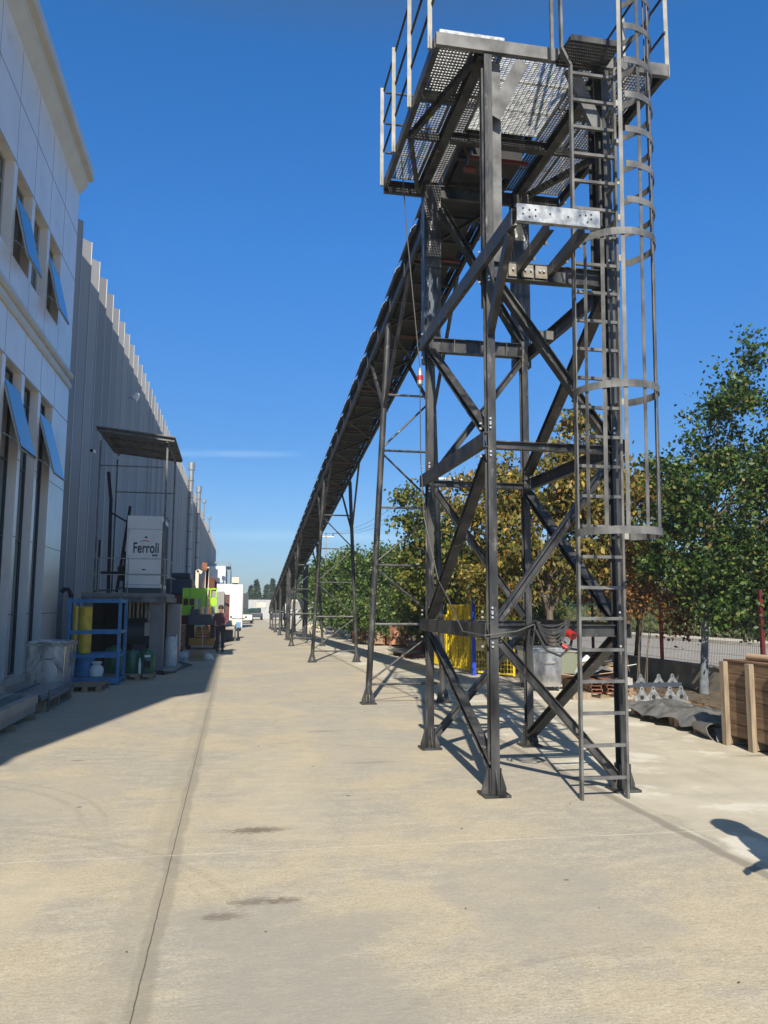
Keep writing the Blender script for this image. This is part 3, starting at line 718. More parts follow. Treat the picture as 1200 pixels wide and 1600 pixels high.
MB().lathe((2.95, 39.8, 1.9), ((.22, 0), (.16, .09), (.02, .14)), 10).build('ballast', M_CREAMP, Tt)
MB().lathe((3.22, 39.9, 1.9), ((.18, 0), (.12, .07), (.02, .1)), 10).build('ballast', M_CREAMP, Tt)

# ------------------------------------------------------------------ office building (left)
OF = thing('office_building', (-10, 10, 0), 'white panelled office block with tall green windows and open awning panes', 'building')
FX, YA, YZ = -4.5, -0.4, 21.95
wins = [16.14 + 1.44 * k for k in range(-10, 3)]
WW = 1.22
w = MB()
def piers(z0, z1):
    y = YA
    for wy in wins:
        w.box(FX - .35, FX, y, wy, z0, z1); y = wy + WW
    w.box(FX - .35, FX, y, YZ, z0, z1)
w.box(FX - .35, FX, YA, YZ, 0, .16); piers(.16, 6.47)
w.box(FX - .35, FX, YA, YZ, 6.47, 8.54); piers(8.54, 10.4)
w.box(FX - .35, FX, YA, YZ, 10.4, 13.0)
w.build('wall', M_PANEL, OF)
MB().box(-14, FX - .75, YA + .01, YZ - .01, 0, 13.5).build('dark_room_backing', M_DARK, OF)  # coloured near black to stand for the unlit rooms behind the glass
MB().box(-14, FX - .35, YA, YA + .3, 0.001, 13.5).build('end_wall', M_PANEL, OF)
MB().box(FX - .74, FX - .35, YZ - .35, YZ, 0, 13.0).build('end_wall', M_PANEL, OF)
MB().box(-16, -5.25, YA + .3, YZ - .3, 13.5, 15.2).build('roof', M_PANEL, OF)  # unseen raised block, height set to shade the first cladding folds
# cornice with cove
prof = [(FX - .75, 12.9), (FX + .001, 12.9), (-4.30, 13.16), (-4.27, 13.30), (-4.14, 13.33), (-4.14, 13.62), (FX - .75, 13.62)]
k = len(prof); vs = [(x, y, z) for y in (YA - .1, YZ) for x, z in prof]
MB().add(vs, [tuple(range(k)), tuple(range(k, 2 * k))[::-1]] + [(i, i + k, (i + 1) % k + k, (i + 1) % k) for i in range(k)]).build('cornice', M_CREAM, OF)
for z0_, z1_, d in ((7.66, 7.80, .09), (7.40, 7.52, .06)):
    pr = [(FX, z0_), (FX + d * .5, z0_), (FX + d, z0_ + .05), (FX + d, z1_), (FX, z1_)]
    vs = [(x, y, z) for y in (YA, YZ + .03) for x, z in pr]
    MB().add(vs, [tuple(range(5)), tuple(range(5, 10))[::-1]] + [(i, i + 5, (i + 1) % 5 + 5, (i + 1) % 5) for i in range(5)]).build('string_moulding', M_CREAM, OF)
j = MB()
for z in (11.75, 10.42): j.box(FX, FX + .002, YA, YZ, z - .009, z + .009)
for z in (6.49,): j.box(FX, FX + .002, YA, YZ, z - .009, z + .009)
for z in (4.65, 3.05, 1.45, .17):
    yy = YA
    for wy in wins: j.box(FX, FX + .002, yy, wy, z - .007, z + .007); yy = wy + WW
    j.box(FX, FX + .002, yy, YZ, z - .007, z + .007)
for wy in wins + [wins[-1] + 1.44]:
    yc = wy - .11
    for z0_, z1_ in ((10.42, 12.9), (7.8, 8.54), (6.49, 7.4)): j.box(FX, FX + .002, yc - .005, yc + .005, z0_, z1_)
    j.box(-4.31, -4.298, yc - .006, yc + .006, 13.15, 13.3)
j.build('panel_joint', M_JOINT, OF)
GX = FX - .2
opened = {16.14, 19.02}
for wi, wy in enumerate(wins):
    for (z0_, z1_, ms, hz, ob, oz) in ((.16, 6.47, (1.45, 3.05, 4.62, 6.07), 6.07, -4.13, 4.66), (8.54, 10.4, (9.87,), 9.87, -4.22, 8.58)):
        fr = MB().box(GX - .04, GX + .02, wy, wy + .04, z0_, z1_); fr.box(GX - .04, GX + .02, wy + WW - .04, wy + WW, z0_, z1_)
        fr.box(GX - .04, GX + .02, wy + .04, wy + WW - .04, z0_, z0_ + .04); fr.box(GX - .04, GX + .02, wy + .04, wy + WW - .04, z1_ - .04, z1_)
        is_open = any(abs(wy - q) < .01 for q in opened)
        for mz in ms: fr.box(GX - .03, GX + .012, wy + .04, wy + WW - .04, mz - .012, mz + .012)
        f = fr.build('window', M_FRAMEG if z0_ > 1 else M_CHAR, OF)
        edges = [z0_ + .04] + list(ms) + [z1_ - .04]
        for e0, e1 in zip(edges[:-1], edges[1:]):
            if is_open and abs(e1 - hz) < .01: continue
            MB().box(GX - .02, GX - .012, wy + .04, wy + WW - .04, e0 + .012, e1 - .012).build('pane', M_GLASS, f)
        if is_open:
            a = Vector((FX - .03, 0, hz)); b_ = Vector((ob, 0, oz)); dirv = (b_ - a); L = dirv.length; dn = dirv.normalized(); nrm = Vector((-dn.z, 0, dn.x))
            if nrm.x < 0: nrm = -nrm
            def slab(y0, y1, t0, t1, d0, d1):
                pts = []
                for yy in (y0, y1):
                    for t_, d_ in ((t0, d0), (t1, d0), (t1, d1), (t0, d1)):
                        p = a + dn * t_ + nrm * d_; pts.append((p.x, yy, p.z))
                return MB().add(pts, [(0, 1, 2, 3), (7, 6, 5, 4), (0, 4, 5, 1), (1, 5, 6, 2), (2, 6, 7, 3), (3, 7, 4, 0)])
            s_ = slab(wy + .02, wy + WW - .02, 0, L, -.035, 0).build('awning_sash', M_FRAMEG, OF)
            slab(wy + .03, wy + WW - .03, .012, L - .012, .002, .010).build('pane', M_GLASSB, s_)
            MB().sweep(Rs(.02, .02), (FX - .05, wy + .05, oz + .35), (ob - .06, wy + .05, oz + .12), (0, 1, 0)).build('stay_arm', M_GALV, s_)

# ------------------------------------------------------------------ shed with folded cladding (left, beyond)
SH = thing('factory_shed', (-12, 80, 0), 'long grey factory shed clad in folded vertical sheets, sunlit along its top edge', 'building')
def crest(y): return -4.95 + .009 * y
pts = []; y = 22.35
pts.append((crest(22) - .02, 21.96))
pts = [(crest(22) - .42, 21.96), (crest(22.35) - .0, 22.32)]
kk = 0
pts = []
while y < 154:
    pts += [(crest(y - 1.1) - .95, y - 1.1 if y - 1.1 > 21.97 else 21.97), (crest(y) - .03, y - .04), (crest(y), y), (crest(y) - .03, y + .02), (crest(y + .3) - .93, y + .31)]
    y += 1.45
ZT = 13.03
vs = []; fs = []
for a_, b_ in zip(pts[:-1], pts[1:]):
    k_ = len(vs); vs += [(a_[0], a_[1], 0), (a_[0], a_[1], ZT), (b_[0], b_[1], 0), (b_[0], b_[1], ZT)]; fs.append((k_, k_ + 2, k_ + 3, k_ + 1))
clad = MB().add(vs, fs).build('cladding', mat('folded_grey_cladding', (.3, .3, .3), rough=.42, island=[(0, (.235, .235, .24)), (.5, (.30, .30, .30)), (1, (.36, .355, .35))], bump=.12, bscale=1.5), SH)
sol = clad.modifiers.new('thick', 'SOLIDIFY'); sol.thickness = .03; sol.offset = 1
MB().box(-30, -5.95, 21.96, 154, 0, 12.3).build('body', M_SHED, SH)
tm = MB()
y = 22.35
while y < 154:
    tm.box(crest(y) + .004, crest(y) + .024, y - .05, y + .012, 0, ZT + .01)
    y += 1.45
tm.build('edge_flashing', mat('pale_flashing', (.40, .40, .40), rough=.4), SH)
ye = pts[-1][1]
MB().box(-8, crest(ye) - .47, ye, ye + .15, 0, ZT).build('end_wall', M_SHED, SH)
# flue pipes up the wall
def flue(x, y, zt, r, label):
    t = thing('flue_pipe', (x, y, 0), label, 'flue', 'flues up the shed wall')
    MB().tube((x, y, .3), (x, y, zt), r, 16).build('pipe', M_GALV, t, smooth=True)
    MB().lathe((x, y, zt), ((r * 1.35, -.1), (r * 1.35, .55), (r * .6, .62)), 16).build('cap', M_GALV, t, smooth=True)
    rg = MB()
    for z in np.arange(2, zt, 1.5): rg.lathe((x, y, z), ((r * 1.12, 0), (r * 1.12, .07)), 16)
    rg.build('collar', M_STEELG, t)
    for z in (4, 8, 12): MB().box(x - .9, x - r, y - .03, y + .03, z, z + .05).build('bracket', M_GALV, t)
flue(-3.97, 70.8, 13.6, .22, 'nearer shiny metal flue pipe running up the shed wall')
flue(-3.84, 83, 13.3, .21, 'farther metal flue pipe with rusty cap on the shed wall')
for i, (yy, h) in enumerate(((99, 1.2), (116, 1.0))):
    t = thing('roof_vent', (crest(yy) + .1, yy, ZT), ('nearer' if i == 0 else 'farther') + ' small pipe vent sticking up from the shed roof edge', 'vent', 'roof vents on the shed')
    MB().tube((crest(yy) + .15, yy, ZT - 1.0), (crest(yy) + .15, yy, ZT + h), .09, 8).build('pipe', M_GALV, t)
    MB().lathe((crest(yy) + .15, yy, ZT + h), ((.25, 0), (.25, .3), (.08, .42)), 10).build('cap', M_GALV, t)
t = thing('wall_floodlight', (-4.45, 34.5, 10.5), 'small pale floodlight high on the grey shed wall', 'light')
MB().obox((-4.33, 34.5, 10.5), (.16, .42, .30), 0, 0, .5).build('lamp_head', M_WHITE, t); MB().box(-4.75, -4.35, 34.48, 34.52, 10.42, 10.47).build('arm', M_GALV, t)
t = thing('security_camera', (-4.6, 26.1, 6.5), 'small white security camera on the shed wall above the blue rack', 'camera')
MB().tube((-4.5, 25.7, 6.46), (-4.5, 26.15, 6.5), .06, 12).build('housing', M_WHITE, t); MB().tube((-4.5, 25.66, 6.45), (-4.5, 25.7, 6.46), .05, 12).build('lens', M_BLACK, t)
MB().box(-4.95, -4.5, 26.0, 26.04, 6.52, 6.56).build('bracket', M_WHITE, t)

# ------------------------------------------------------------------ raised chiller platform with canopy
D = thing('raised_equipment_deck', (-2.8, 23, 0), 'raised steel deck with railing and tin canopy against the shed wall', 'deck')
MB().box(-3.74, -1.72, 20.95, 24.4, 1.86, 1.96).build('deck_slab', mat('dull_deck', (.14, .14, .135), (.20, .2, .19), rough=.8, scale=3), D)
MB().sweep(Us(.05, .14), (-3.74, 20.93, 1.80), (-1.70, 20.93, 1.80), (0, 1, 0)).build('edge_beam', M_STEELG, D)
MB().sweep(Us(.05, .14), (-1.70, 20.9, 1.80), (-1.70, 24.4, 1.80), (-1, 0, 0)).build('edge_beam', M_STEELG, D)
MB().box(-2.08, -1.74, 21.05, 21.4, 0, 1.86).build('column', M_COL, D)
MB().box(-2.0, -1.74, 24.0, 24.3, 0, 1.86).build('column', M_COL, D)
MB().box(-3.7, -3.5, 21.05, 21.25, 0, 1.86).build('column', M_COL, D)
MB().box(-3.7, -2.1, 24.30, 24.35, 0, 1.84).build('deck_shade_sheet', M_DARK, D)  # near-black sheets paint the deep shade under the deck
MB().box(-3.72, -3.68, 21.4, 24.3, 0, 1.84).build('deck_shade_sheet', M_DARK, D)
for k_ in range(6): MB().tube((-2.9 + .11 * k_, 23.6, .9), (-2.9 + .11 * k_, 23.6, 1.86), .03 if k_ % 2 else .045, 10).build('drop_pipe', M_GALV, D)
# canopy on four posts
cv = [(-3.56, 20.7, 6.14), (-1.60, 20.7, 5.94), (-1.60, 23.9, 5.90), (-3.56, 23.9, 6.08)]
MB().add(cv + [(x, y, z + .03) for x, y, z in cv], [(3, 2, 1, 0), (4, 5, 6, 7), (0, 1, 5, 4), (1, 2, 6, 5), (2, 3, 7, 6), (3, 0, 4, 7)]).build('canopy', M_STEELG, D)
cf = MB()
for y in (20.8, 21.8, 22.8, 23.8): cf.sweep(Rs(.05, .05), (-3.54, y, 6.08), (-1.62, y, 5.87), (0, 1, 0))
cf.sweep(Rs(.05, .05), (-3.4, 20.8, 6.02), (-3.4, 23.8, 6.0), (1, 0, 0)); cf.sweep(Rs(.05, .05), (-1.8, 20.8, 5.85), (-1.8, 23.8, 5.82), (1, 0, 0))
cf.build('canopy_frame', M_STEELG, D)
for x, y in ((-3.46, 20.98), (-1.80, 20.98), (-3.42, 23.7), (-1.80, 23.7)):
    MB().sweep(Rs(.045, .045), (x, y, 1.96), (x, y, 5.84), (1, 0, 0)).build('post', M_STEELG, D)
for z in (5.2,):
    MB().sweep(Rs(.03, .03), (-3.46, 20.98, z), (-1.8, 20.98, z), (0, 1, 0)).build('tie', M_STEELG, D)
    MB().sweep(Rs(.03, .03), (-3.42, 23.7, z - .3), (-1.80, 23.7, z - .3), (0, 1, 0)).build('tie', M_STEELG, D)
for z in (2.42, 2.83):
    MB().tube((-3.6, 20.96, z), (-1.74, 20.96, z), .012, 8).build('rail', M_GALVW, D)
    MB().tube((-1.73, 20.96, z), (-1.73, 24.3, z), .012, 8).build('rail', M_GALVW, D)
for x in (-3.36, -2.65, -1.75): MB().tube((x, 20.96, 1.96), (x, 20.96, 2.83), .013, 8).build('rail_post', M_GALVW, D)

# chiller unit with its lettering
U = thing('chiller_unit', (-2.3, 22.3, 1.96), 'white chiller cabinet with dark lettering and red swoosh on the raised deck', 'chiller')
MB().box(-2.78, -1.90, 21.45, 23.3, 2.10, 3.98).build('cabinet', M_WHITE, U, bevel=.01)
MB().box(-2.80, -1.88, 21.5, 23.25, 1.96, 2.10).build('base_frame', M_CHAR, U)
sm = MB()
for z in (3.63, 2.86, 2.46, 2.18): sm.box(-2.78, -1.90, 21.447, 21.449, z - .004, z + .004)
sm.box(-2.745, -2.74, 21.447, 21.449, 2.1, 3.63)
for x in (-2.7,): 
    for z in (3.58, 2.92, 2.24): sm.tube((x, 21.449, z), (x, 21.444, z), .012, 8)
sm.build('panel_seam', M_JOINT, U)
MB().box(-2.325, -2.265, 21.44, 21.449, 3.40, 3.44).build('display', M_BLACK, U); MB().box(-2.37, -2.28, 21.44, 21.449, 2.56, 2.59).build('handle', M_BLACK, U)
sl = MB()
for i in range(7): sl.box(-1.899, -1.886, 21.55 + i * .25, 21.72 + i * .25, 2.2, 3.85)
sl.build('condenser_grille', mat('dark_grille', (0.05, 0.045, 0.04), rough=.7), U)
MB().sweep(Rs(.03, .03), (-1.87, 21.45, 4.03), (-1.87, 23.3, 4.03), (1, 0, 0)).build('frame_bar', M_DRED, U)
fc = bpy.data.curves.new('lettering', 'FONT'); fc.body = 'Ferroli'; fc.size = .34; fc.extrude = .002; fc.offset = .006; fc.align_x = 'CENTER'; fc.space_character = 1.02
to = bpy.data.objects.new('tmp', fc); COL.objects.link(to)
bpy.context.view_layer.update()
me = bpy.data.meshes.new_from_object(to.evaluated_get(bpy.context.evaluated_depsgraph_get()))
bpy.data.objects.remove(to)
MATT = mat('navy_lettering', (0.008, 0.012, 0.03), rough=.5)
R_ = Matrix.Rotation(math.pi / 2, 4, 'X') @ Matrix.Diagonal((.66, 1.0, 1, 1))
me.transform(R_); me.materials.clear(); me.materials.append(MATT)
xs = [v.co.x for v in me.vertices]; wtxt = max(xs) - min(xs); me.transform(Matrix.Diagonal((.64 / wtxt, 1, 1.12, 1)))
xm = (max(v.co.x for v in me.vertices) + min(v.co.x for v in me.vertices)) / 2
me.transform(Matrix.Translation((-2.285 - xm + 2.3, 21.446 - 22.3, 3.015 - 1.96)))
lo_ = bpy.data.objects.new('lettering', me); COL.objects.link(lo_); lo_.parent = U; OFF[lo_.name] = OFF[U.name]
ar = []
for i in range(15):
    t_ = i / 14; ar.append((-2.45 + .27 * t_, 21.446, 3.27 + .06 * math.sin(math.pi * min(t_ * .8 + .1, 1))))
am = MB()
vs = []
for i, (x, y, z) in enumerate(ar):
    wdt = .004 + .022 * math.sin(math.pi * i / 14) ** .7; vs += [(x, y, z - wdt / 2), (x, y, z + wdt / 2)]
am.add(vs, [(2 * i, 2 * i + 2, 2 * i + 3, 2 * i + 1) for i in range(14)]); am.build('red_swoosh', mat('logo_red', (0.55, 0.05, 0.02), rough=.5), U)
MB().box(-2.13, -1.99, 21.444, 21.449, 2.925, 2.975).build('name_plate', mat('plate_grey', (0.12, 0.11, 0.12), rough=.5), U)

Pp = thing('chiller_pipework', (-3.3, 22.5, 1.96), 'dark lagged pipes and valves standing left of the white chiller', 'pipework')
for a, b_, r in (((-3.32, 22.4, 1.97), (-3.36, 22.4, 4.55), .045), ((-3.36, 22.4, 4.5), (-3.5, 22.7, 5.3), .045), ((-3.12, 22.5, 2.0), (-2.86, 22.5, 4.35), .04), ((-3.34, 22.4, 4.15), (-2.9, 22.5, 3.9), .025),
                 ((-2.9, 22.4, 3.1), (-2.78, 22.4, 3.1), .03), ((-2.92, 22.4, 2.0), (-2.92, 22.4, 3.1), .035), ((-3.6, 22.4, 2.0), (-3.6, 22.4, 3.4), .03), ((-3.5, 22.2, 2.5), (-2.85, 22.2, 2.5), .05)):
    MB().tube(a, b_, r, 12).build('pipe', M_BLACK, Pp, smooth=True)
for c in ((-2.98, 22.1, 2.62), (-2.85, 22.1, 2.66), (-2.95, 22.1, 2.38)):
    MB().lathe(c, ((.03, -.08), (.09, -.05), (.09, .04), (.03, .09)), 12).build('valve', M_BLACK, Pp)
MB().path([(-3.5, 21.2, 2.0), (-3.2, 21.15, 2.03), (-3.0, 21.2, 2.02), (-2.8, 21.1, 2.1)], .025).build('hose', M_GCABLE, Pp)

# ------------------------------------------------------------------ items under and beside the deck
R = thing('blue_steel_rack', (-2.85, 18.1, 0), 'tall open blue steel rack frame standing beside the galvanised bin', 'rack')
x0_, x1_, y0_, y1_, zt = -3.36, -2.35, 17.6, 18.55, 1.74
for x in (x0_, x1_):
    for y in (y0_, y1_): MB().sweep(Rs(.06, .06), (x, y, 0), (x, y, zt + .06), (1, 0, 0)).build('post', M_BLUEP, R)
for z in (.09, .60, 1.09, zt):
    for y in (y0_, y1_): MB().sweep(Rs(.045, .075 if z > .2 else .13), (x0_ + .03, y, z), (x1_ - .03, y, z), (0, 1, 0)).build('rail', M_BLUEP, R)
    for x in (x0_, x1_): MB().sweep(Rs(.045, .06), (x, y0_ + .03, z), (x, y1_ - .03, z), (1, 0, 0)).build('rail', M_BLUEP, R)
MB().box(x0_ + .03, x1_ - .03, y0_ + .03, y1_ - .03, .155, .165).build('floor_sheet', M_STEELG, R)
o = MB().lathe((-3.10, 18.0, .62), ((.10, 0), (.13, .02), (.13, .98), (.10, 1.0)), 16).build('yellow_roll', M_YEL); tag(o, 'wide yellow roll standing upright inside the blue rack', 'roll', 'yellow rolls in the rack')
o = MB().lathe((-3.29, 17.95, .85), ((.035, 0), (.05, .02), (.05, .76), (.035, .78)), 12).build('yellow_roll', M_YEL); tag(o, 'thin yellow tube at the left post of the blue rack', 'roll', 'yellow rolls in the rack')
o = MB().lathe((-3.08, 18.0, .166), ((.20, 0), (.20, .44), (.18, .45)), 20).build('blue_drum', M_BLUEP, smooth=True); tag(o, 'blue drum under the yellow roll in the rack', 'drum')
o = MB().lathe((-2.82, 17.9, .166), ((.13, 0), (.15, .1), (.14, .17), (.07, .24), (.11, .27), (.11, .30)), 18).build('white_pot', M_WHITE, smooth=True); tag(o, 'squat white pot on the floor of the blue rack', 'pot')
o = MB().path([(-3.78, 18.8, 1.93), (-3.73, 18.8, 2.0), (-3.64, 18.8, 2.0), (-3.58, 18.8, 1.88), (-3.58, 18.8, .2)], .05, 12).build('drain_pipe', M_BLACK, smooth=True); tag(o, 'black bent drain pipe end behind the blue rack', 'pipe')

def drum_tank(x, y, z, r, h, label):
    t = thing('green_tank', (x, y, z), label, 'tank', 'dark green tanks under the deck')
    MB().lathe((x, y, z), ((r * .9, 0), (r, .03), (r, h * .85), (r * .75, h * .97), (r * .2, h)), 24).build('shell', M_GREEN, t, smooth=True)
    MB().lathe((x, y, z + h), ((r * .2, -.01), (r * .2, .03)), 12).build('cap', M_GREEN, t)
    return t
t = drum_tank(-1.88, 18.85, .14, .16, .52, 'right green tank with pale label on the small pallet')
MB().box(-1.93, -1.80, 18.682, 18.70, .5, .55).build('label_sticker', M_WHITE, t); MB().box(-1.93, -1.80, 18.68, 18.695, .27, .42).build('gauge_panel', M_BLACK, t)
drum_tank(-2.22, 18.9, .14, .16, .50, 'middle plain green tank on the small pallet by the rack')
drum_tank(-2.72, 19.6, .0, .2, .68, 'green tank standing behind the blue rack')
o = MB().lathe((-2.03, 18.72, .14), ((.03, 0), (.035, .2), (.015, .3), (.015, .34)), 10).build('white_bottle', M_WHITE); tag(o, 'slim white bottle between the green tanks', 'bottle')
def pallet(x0, x1, y0, y1, h, label, n=7, along='x'):
    t = thing('wooden_pallet', ((x0 + x1) / 2, (y0 + y1) / 2, 0), label, 'pallet', 'wooden pallets')
    for i in range(3):
        y = y0 + .05 + (y1 - y0 - .1) * i / 2
        for k in range(3):
            x = x0 + .05 + (x1 - x0 - .1) * k / 2; MB().box(x - .05, x + .05, y - .05, y + .05, .02, h - .02).build('block', M_WOOD, t)
        MB().box(x0, x1, y - .05, y + .05, 0.0, .02).build('skid', M_WOOD, t)
    m = MB()
    for i in range(n):
        x = x0 + .045 + (x1 - x0 - .09) * i / (n - 1); m.box(x - .045, x + .045, y0, y1, h - .02, h)
    m.build('deck_boards', M_WOOD, t); return t
pallet(-2.4, -1.72, 18.58, 19.2, .14, 'small pallet holding the green tanks under the deck')
bn = thing('burner_unit', (-2.4, 22.2, 0), 'dark round burner with pale control box under the raised deck', 'burner')
MB().tube((-2.75, 22.3, .95), (-2.15, 22.3, .95), .36, 24).build('casing', M_CHAR, bn, smooth=True); MB().box(-2.6, -2.3, 22.15, 22.45, 0, .65).build('stand', M_CHAR, bn)
MB().box(-2.28, -2.12, 21.8, 22.0, .86, 1.2).build('control_box', M_CREAMP, bn); MB().path([(-2.2, 21.9, 1.2), (-2.22, 21.9, 1.5), (-2.3, 22, 1.86)], .03).build('conduit', M_GALV, bn)
wt = thing('wrapped_cylinder', (-1.68, 22.85, 0), 'grey plastic wrapped cylinder beside the deck column', 'cylinder')
MB().lathe((-1.68, 22.85, 0), ((.17, 0), (.19, .05), (.18, .45), (.16, .72), (.12, .8)), 18).build('wrap', M_CLEAR, wt, smooth=True); MB().box(-1.53, -1.5, 22.7, 22.72, .5, .85).build('edge_guard', M_WHITE, wt)
o = MB().box(-1.86, -1.50, 23.6, 24.2, 0, 1.7).build('grey_cabinet', M_SHED); tag(o, 'narrow grey cabinet behind the wrapped cylinder', 'cabinet')
hs = MB()
for k in range(3):
    hs.path([(-2.0 + .05 * k, 20.3 + .1 * k, .02 + .02 * k), (-1.6, 19.9 + .12 * k, .02 + .02 * k), (-1.45 + .03 * k, 20.6, .02), (-1.3, 21.8 + .2 * k, .02 + .02 * k), (-1.1 - .1 * k, 23.0, .02), (-1.5, 24 + .2 * k, .03)], .016)
o = hs.build('ground_hoses', M_CABLE); tag(o, 'black hoses trailing on the concrete in front of the deck', 'hose')

# galvanised bins
def waste_bin(name, x0, x1, y0, y1, zt, label, legs=.10):
    t = thing(name, ((x0 + x1) / 2, (y0 + y1) / 2, 0), label, 'bin', 'galvanised waste bins')
    zb = legs; tp = .05
    lo = [(x0 + tp, y0 + tp * .6), (x1 - tp * .6, y0 + tp * .6), (x1 - tp * .6, y1 - tp), (x0 + tp, y1 - tp)]
    mid = [(x0, y0), (x1, y0), (x1, y1), (x0, y1)]
    vs = [(x, y, zb) for x, y in lo] + [(x, y, zb + .10) for x, y in [(x0 + .02, y0 + .02), (x1 - .02, y0 + .02), (x1 - .02, y1 - .02), (x0 + .02, y1 - .02)]] + [(x, y, zt) for x, y in mid]
    fs = [(3, 2, 1, 0), (8, 9, 10, 11)]
    for L_ in (0, 4):
        fs += [(L_ + i, L_ + (i + 1) % 4, L_ + 4 + (i + 1) % 4, L_ + 4 + i) for i in range(4)]
    MB().add(vs, fs).build('body', M_BIN, t, bevel=.012)
    rm = MB(); e = .022
    rm.box(x0 - e, x1 + e, y0 - e, y0 - .001, zt - .05, zt + .005); rm.box(x0 - e, x1 + e, y1 + .001, y1 + e, zt - .05, zt + .005)
    rm.box(x0 - e, x0 - .001, y0, y1, zt - .05, zt + .005); rm.box(x1 + .001, x1 + e, y0, y1, zt - .05, zt + .005)
    rm.build('rim', M_GALV, t)
    MB().box(x0 - .012, x1 + .012, y0 - .012, y1 + .012, zt + .006, zt + .035).build('lid', M_BIN, t, bevel=.008)
    xm = (x0 + x1) / 2; zh = zb + (zt - zb) * .66
    h = MB().path([(xm - .13, y0 - .0, zh), (xm - .13, y0 - .045, zh), (xm + .13, y0 - .045, zh), (xm + .13, y0 - .0, zh)], .012, 8); h.build('handle', M_GALVW, t)
    for x in (x0 + .07, x1 - .07):
        for y in (y0 + .1, y1 - .1):
            c = MB().tube((x - .018, y, .05), (x + .018, y, .05), .05, 14); c.box(x - .025, x + .025, y - .02, y + .02, .05, zb + .01); c.build('castor', M_CHAR, t)
    return t
M_BIN = mat('galvanised_sheet', (0.42, 0.43, 0.43), (0.72, 0.73, 0.73), rough=.20, rough2=.40, metal=.85, scale=5, detail=7, stretch=(1, 1, .5), bump=.5, bscale=5)
tb = waste_bin('galvanised_bin', -3.78, -3.08, 15.95, 17.0, .93, 'dented galvanised bin with embossed ribs in the shade by the office')
rb = MB()
for sx_ in (-1, 1):
    xm = -3.43
    for off_, s_ in ((.08, 1), (.18, 1.1)):
        rb.path([(xm + sx_ * off_ * .6, 15.95, .74), (xm + sx_ * (off_ + .01), 15.945, .66), (xm + sx_ * (off_ + .05) * s_, 15.945, .56), (xm + sx_ * (off_ + .12) * s_, 15.95, .47), (xm + sx_ * (off_ + .12) * s_, 15.955, .25)], .009, 6)
rb.build('embossed_rib', M_BIN, tb, smooth=True)
waste_bin('galvanised_bin', 5.86, 6.46, 15.12, 16.05, .82, 'sunlit galvanised bin with handle behind the tower', .09)

# steel profile stacks on the left
st = thing('steel_channel_bundle', (-3.2, 11, 0), 'pale grey steel channels stacked on a pallet, nearest the camera at left', 'steel stack', 'stacked steel profiles')
for i, (x, z) in enumerate(((-2.87, .27), (-3.05, .27), (-3.24, .27), (-3.43, .27), (-2.92, .135), (-3.2, .135), (-3.45, .135), (-3.36, .40))):
    MB().sweep(Us(.13, .11, .008), (x, 8.6, z), (x, 12.9 + .1 * (i % 3) - .15, z), (0, 0, 1) if i % 2 else (0, 0, -1)).build('channel', M_GALVS if False else mat('dull_zinc_sheet', (0.27, 0.28, 0.27), (0.38, 0.39, 0.37), rough=.5, metal=.3, scale=3), st)
for y in (9.0, 10.2, 11.4, 12.5): MB().box(-3.55, -2.78, y - .06, y + .06, .0, .075).build('bearer', M_WOOD, st)
st = thing('steel_sheet_bundle', (-3.1, 14.3, 0), 'dark blue-grey folded steel sheets on bearers in front of the bin', 'steel stack', 'stacked steel profiles')
M_BLSH = mat('blue_grey_sheet', (0.10, 0.13, 0.17), (0.17, 0.20, 0.25), rough=.35, metal=.4, scale=3)
for i, (x, z, w_) in enumerate(((-2.98, .22, .30), (-3.02, .255, .30), (-3.33, .2, .26), (-3.5, .24, .2), (-2.96, .19, .34))):
    MB().sweep(Us(.05, w_, .006), (x, 13.05 + .1 * i, z), (x, 15.6 - .1 * i, z), (0, 0, -1)).build('sheet', M_BLSH, st)
for y in (13.3, 14.3, 15.3): MB().box(-3.6, -2.82, y - .05, y + .05, .0, .16).build('bearer', M_WOOD, st)
for y in (13.4, 15.0): MB().box(-2.81, -2.79, y - .02, y + .02, 0, .34).build('stake', M_STEELG, st)
pallet(-3.05, -2.45, 16.2, 17.2, .12, 'low pallet on the ground between the shaded bin and the blue rack')

# ------------------------------------------------------------------ scissor lift and things behind it
S = thing('scissor_lift', (-1.15, 31.8, 0), 'folded scissor lift with lime green guard rails and orange arms', 'scissor lift')
MB().box(-1.66, -.68, 31.3, 32.6, .16, .42).build('chassis', M_ORANGE, S, bevel=.02)
for x in (-1.68, -.66):
    for y in (31.5, 32.4): MB().tube((x - .06, y, .16), (x + .06, y, .16), .16, 16).build('wheel', M_BLACK, S)
for k in range(4):
    z = .47 + k * .10
    MB().box(-1.45 + .02 * k, -.88 - .02 * k, 31.34, 32.55, z, z + .07).build('scissor_arm', M_ORANGE, S)
MB().box(-1.62, -1.5, 31.4, 32.5, .42, .95).build('side_box', M_BLACK, S); MB().box(-.84, -.70, 31.4, 32.5, .42, .95).build('side_box', M_BLACK, S)
MB().box(-1.70, -.64, 31.25, 32.65, .92, 1.32).build('platform_body', M_CHAR, S, bevel=.03)
MB().box(-1.62, -1.30, 31.3, 32.6, 1.33, 1.52).build('control_console', M_CHAR, S)
for z in (1.95, 1.65, 2.32):
    for y in (31.95, 33.0): MB().sweep(Rs(.035, .035), (-1.95, y, z), (-.68, y, z), (0, 1, 0)).build('guard_rail', M_LIME, S)
    for x in (-1.95, -.68): MB().sweep(Rs(.035, .035), (x, 31.97, z), (x, 32.98, z), (1, 0, 0)).build('guard_rail', M_LIME, S)
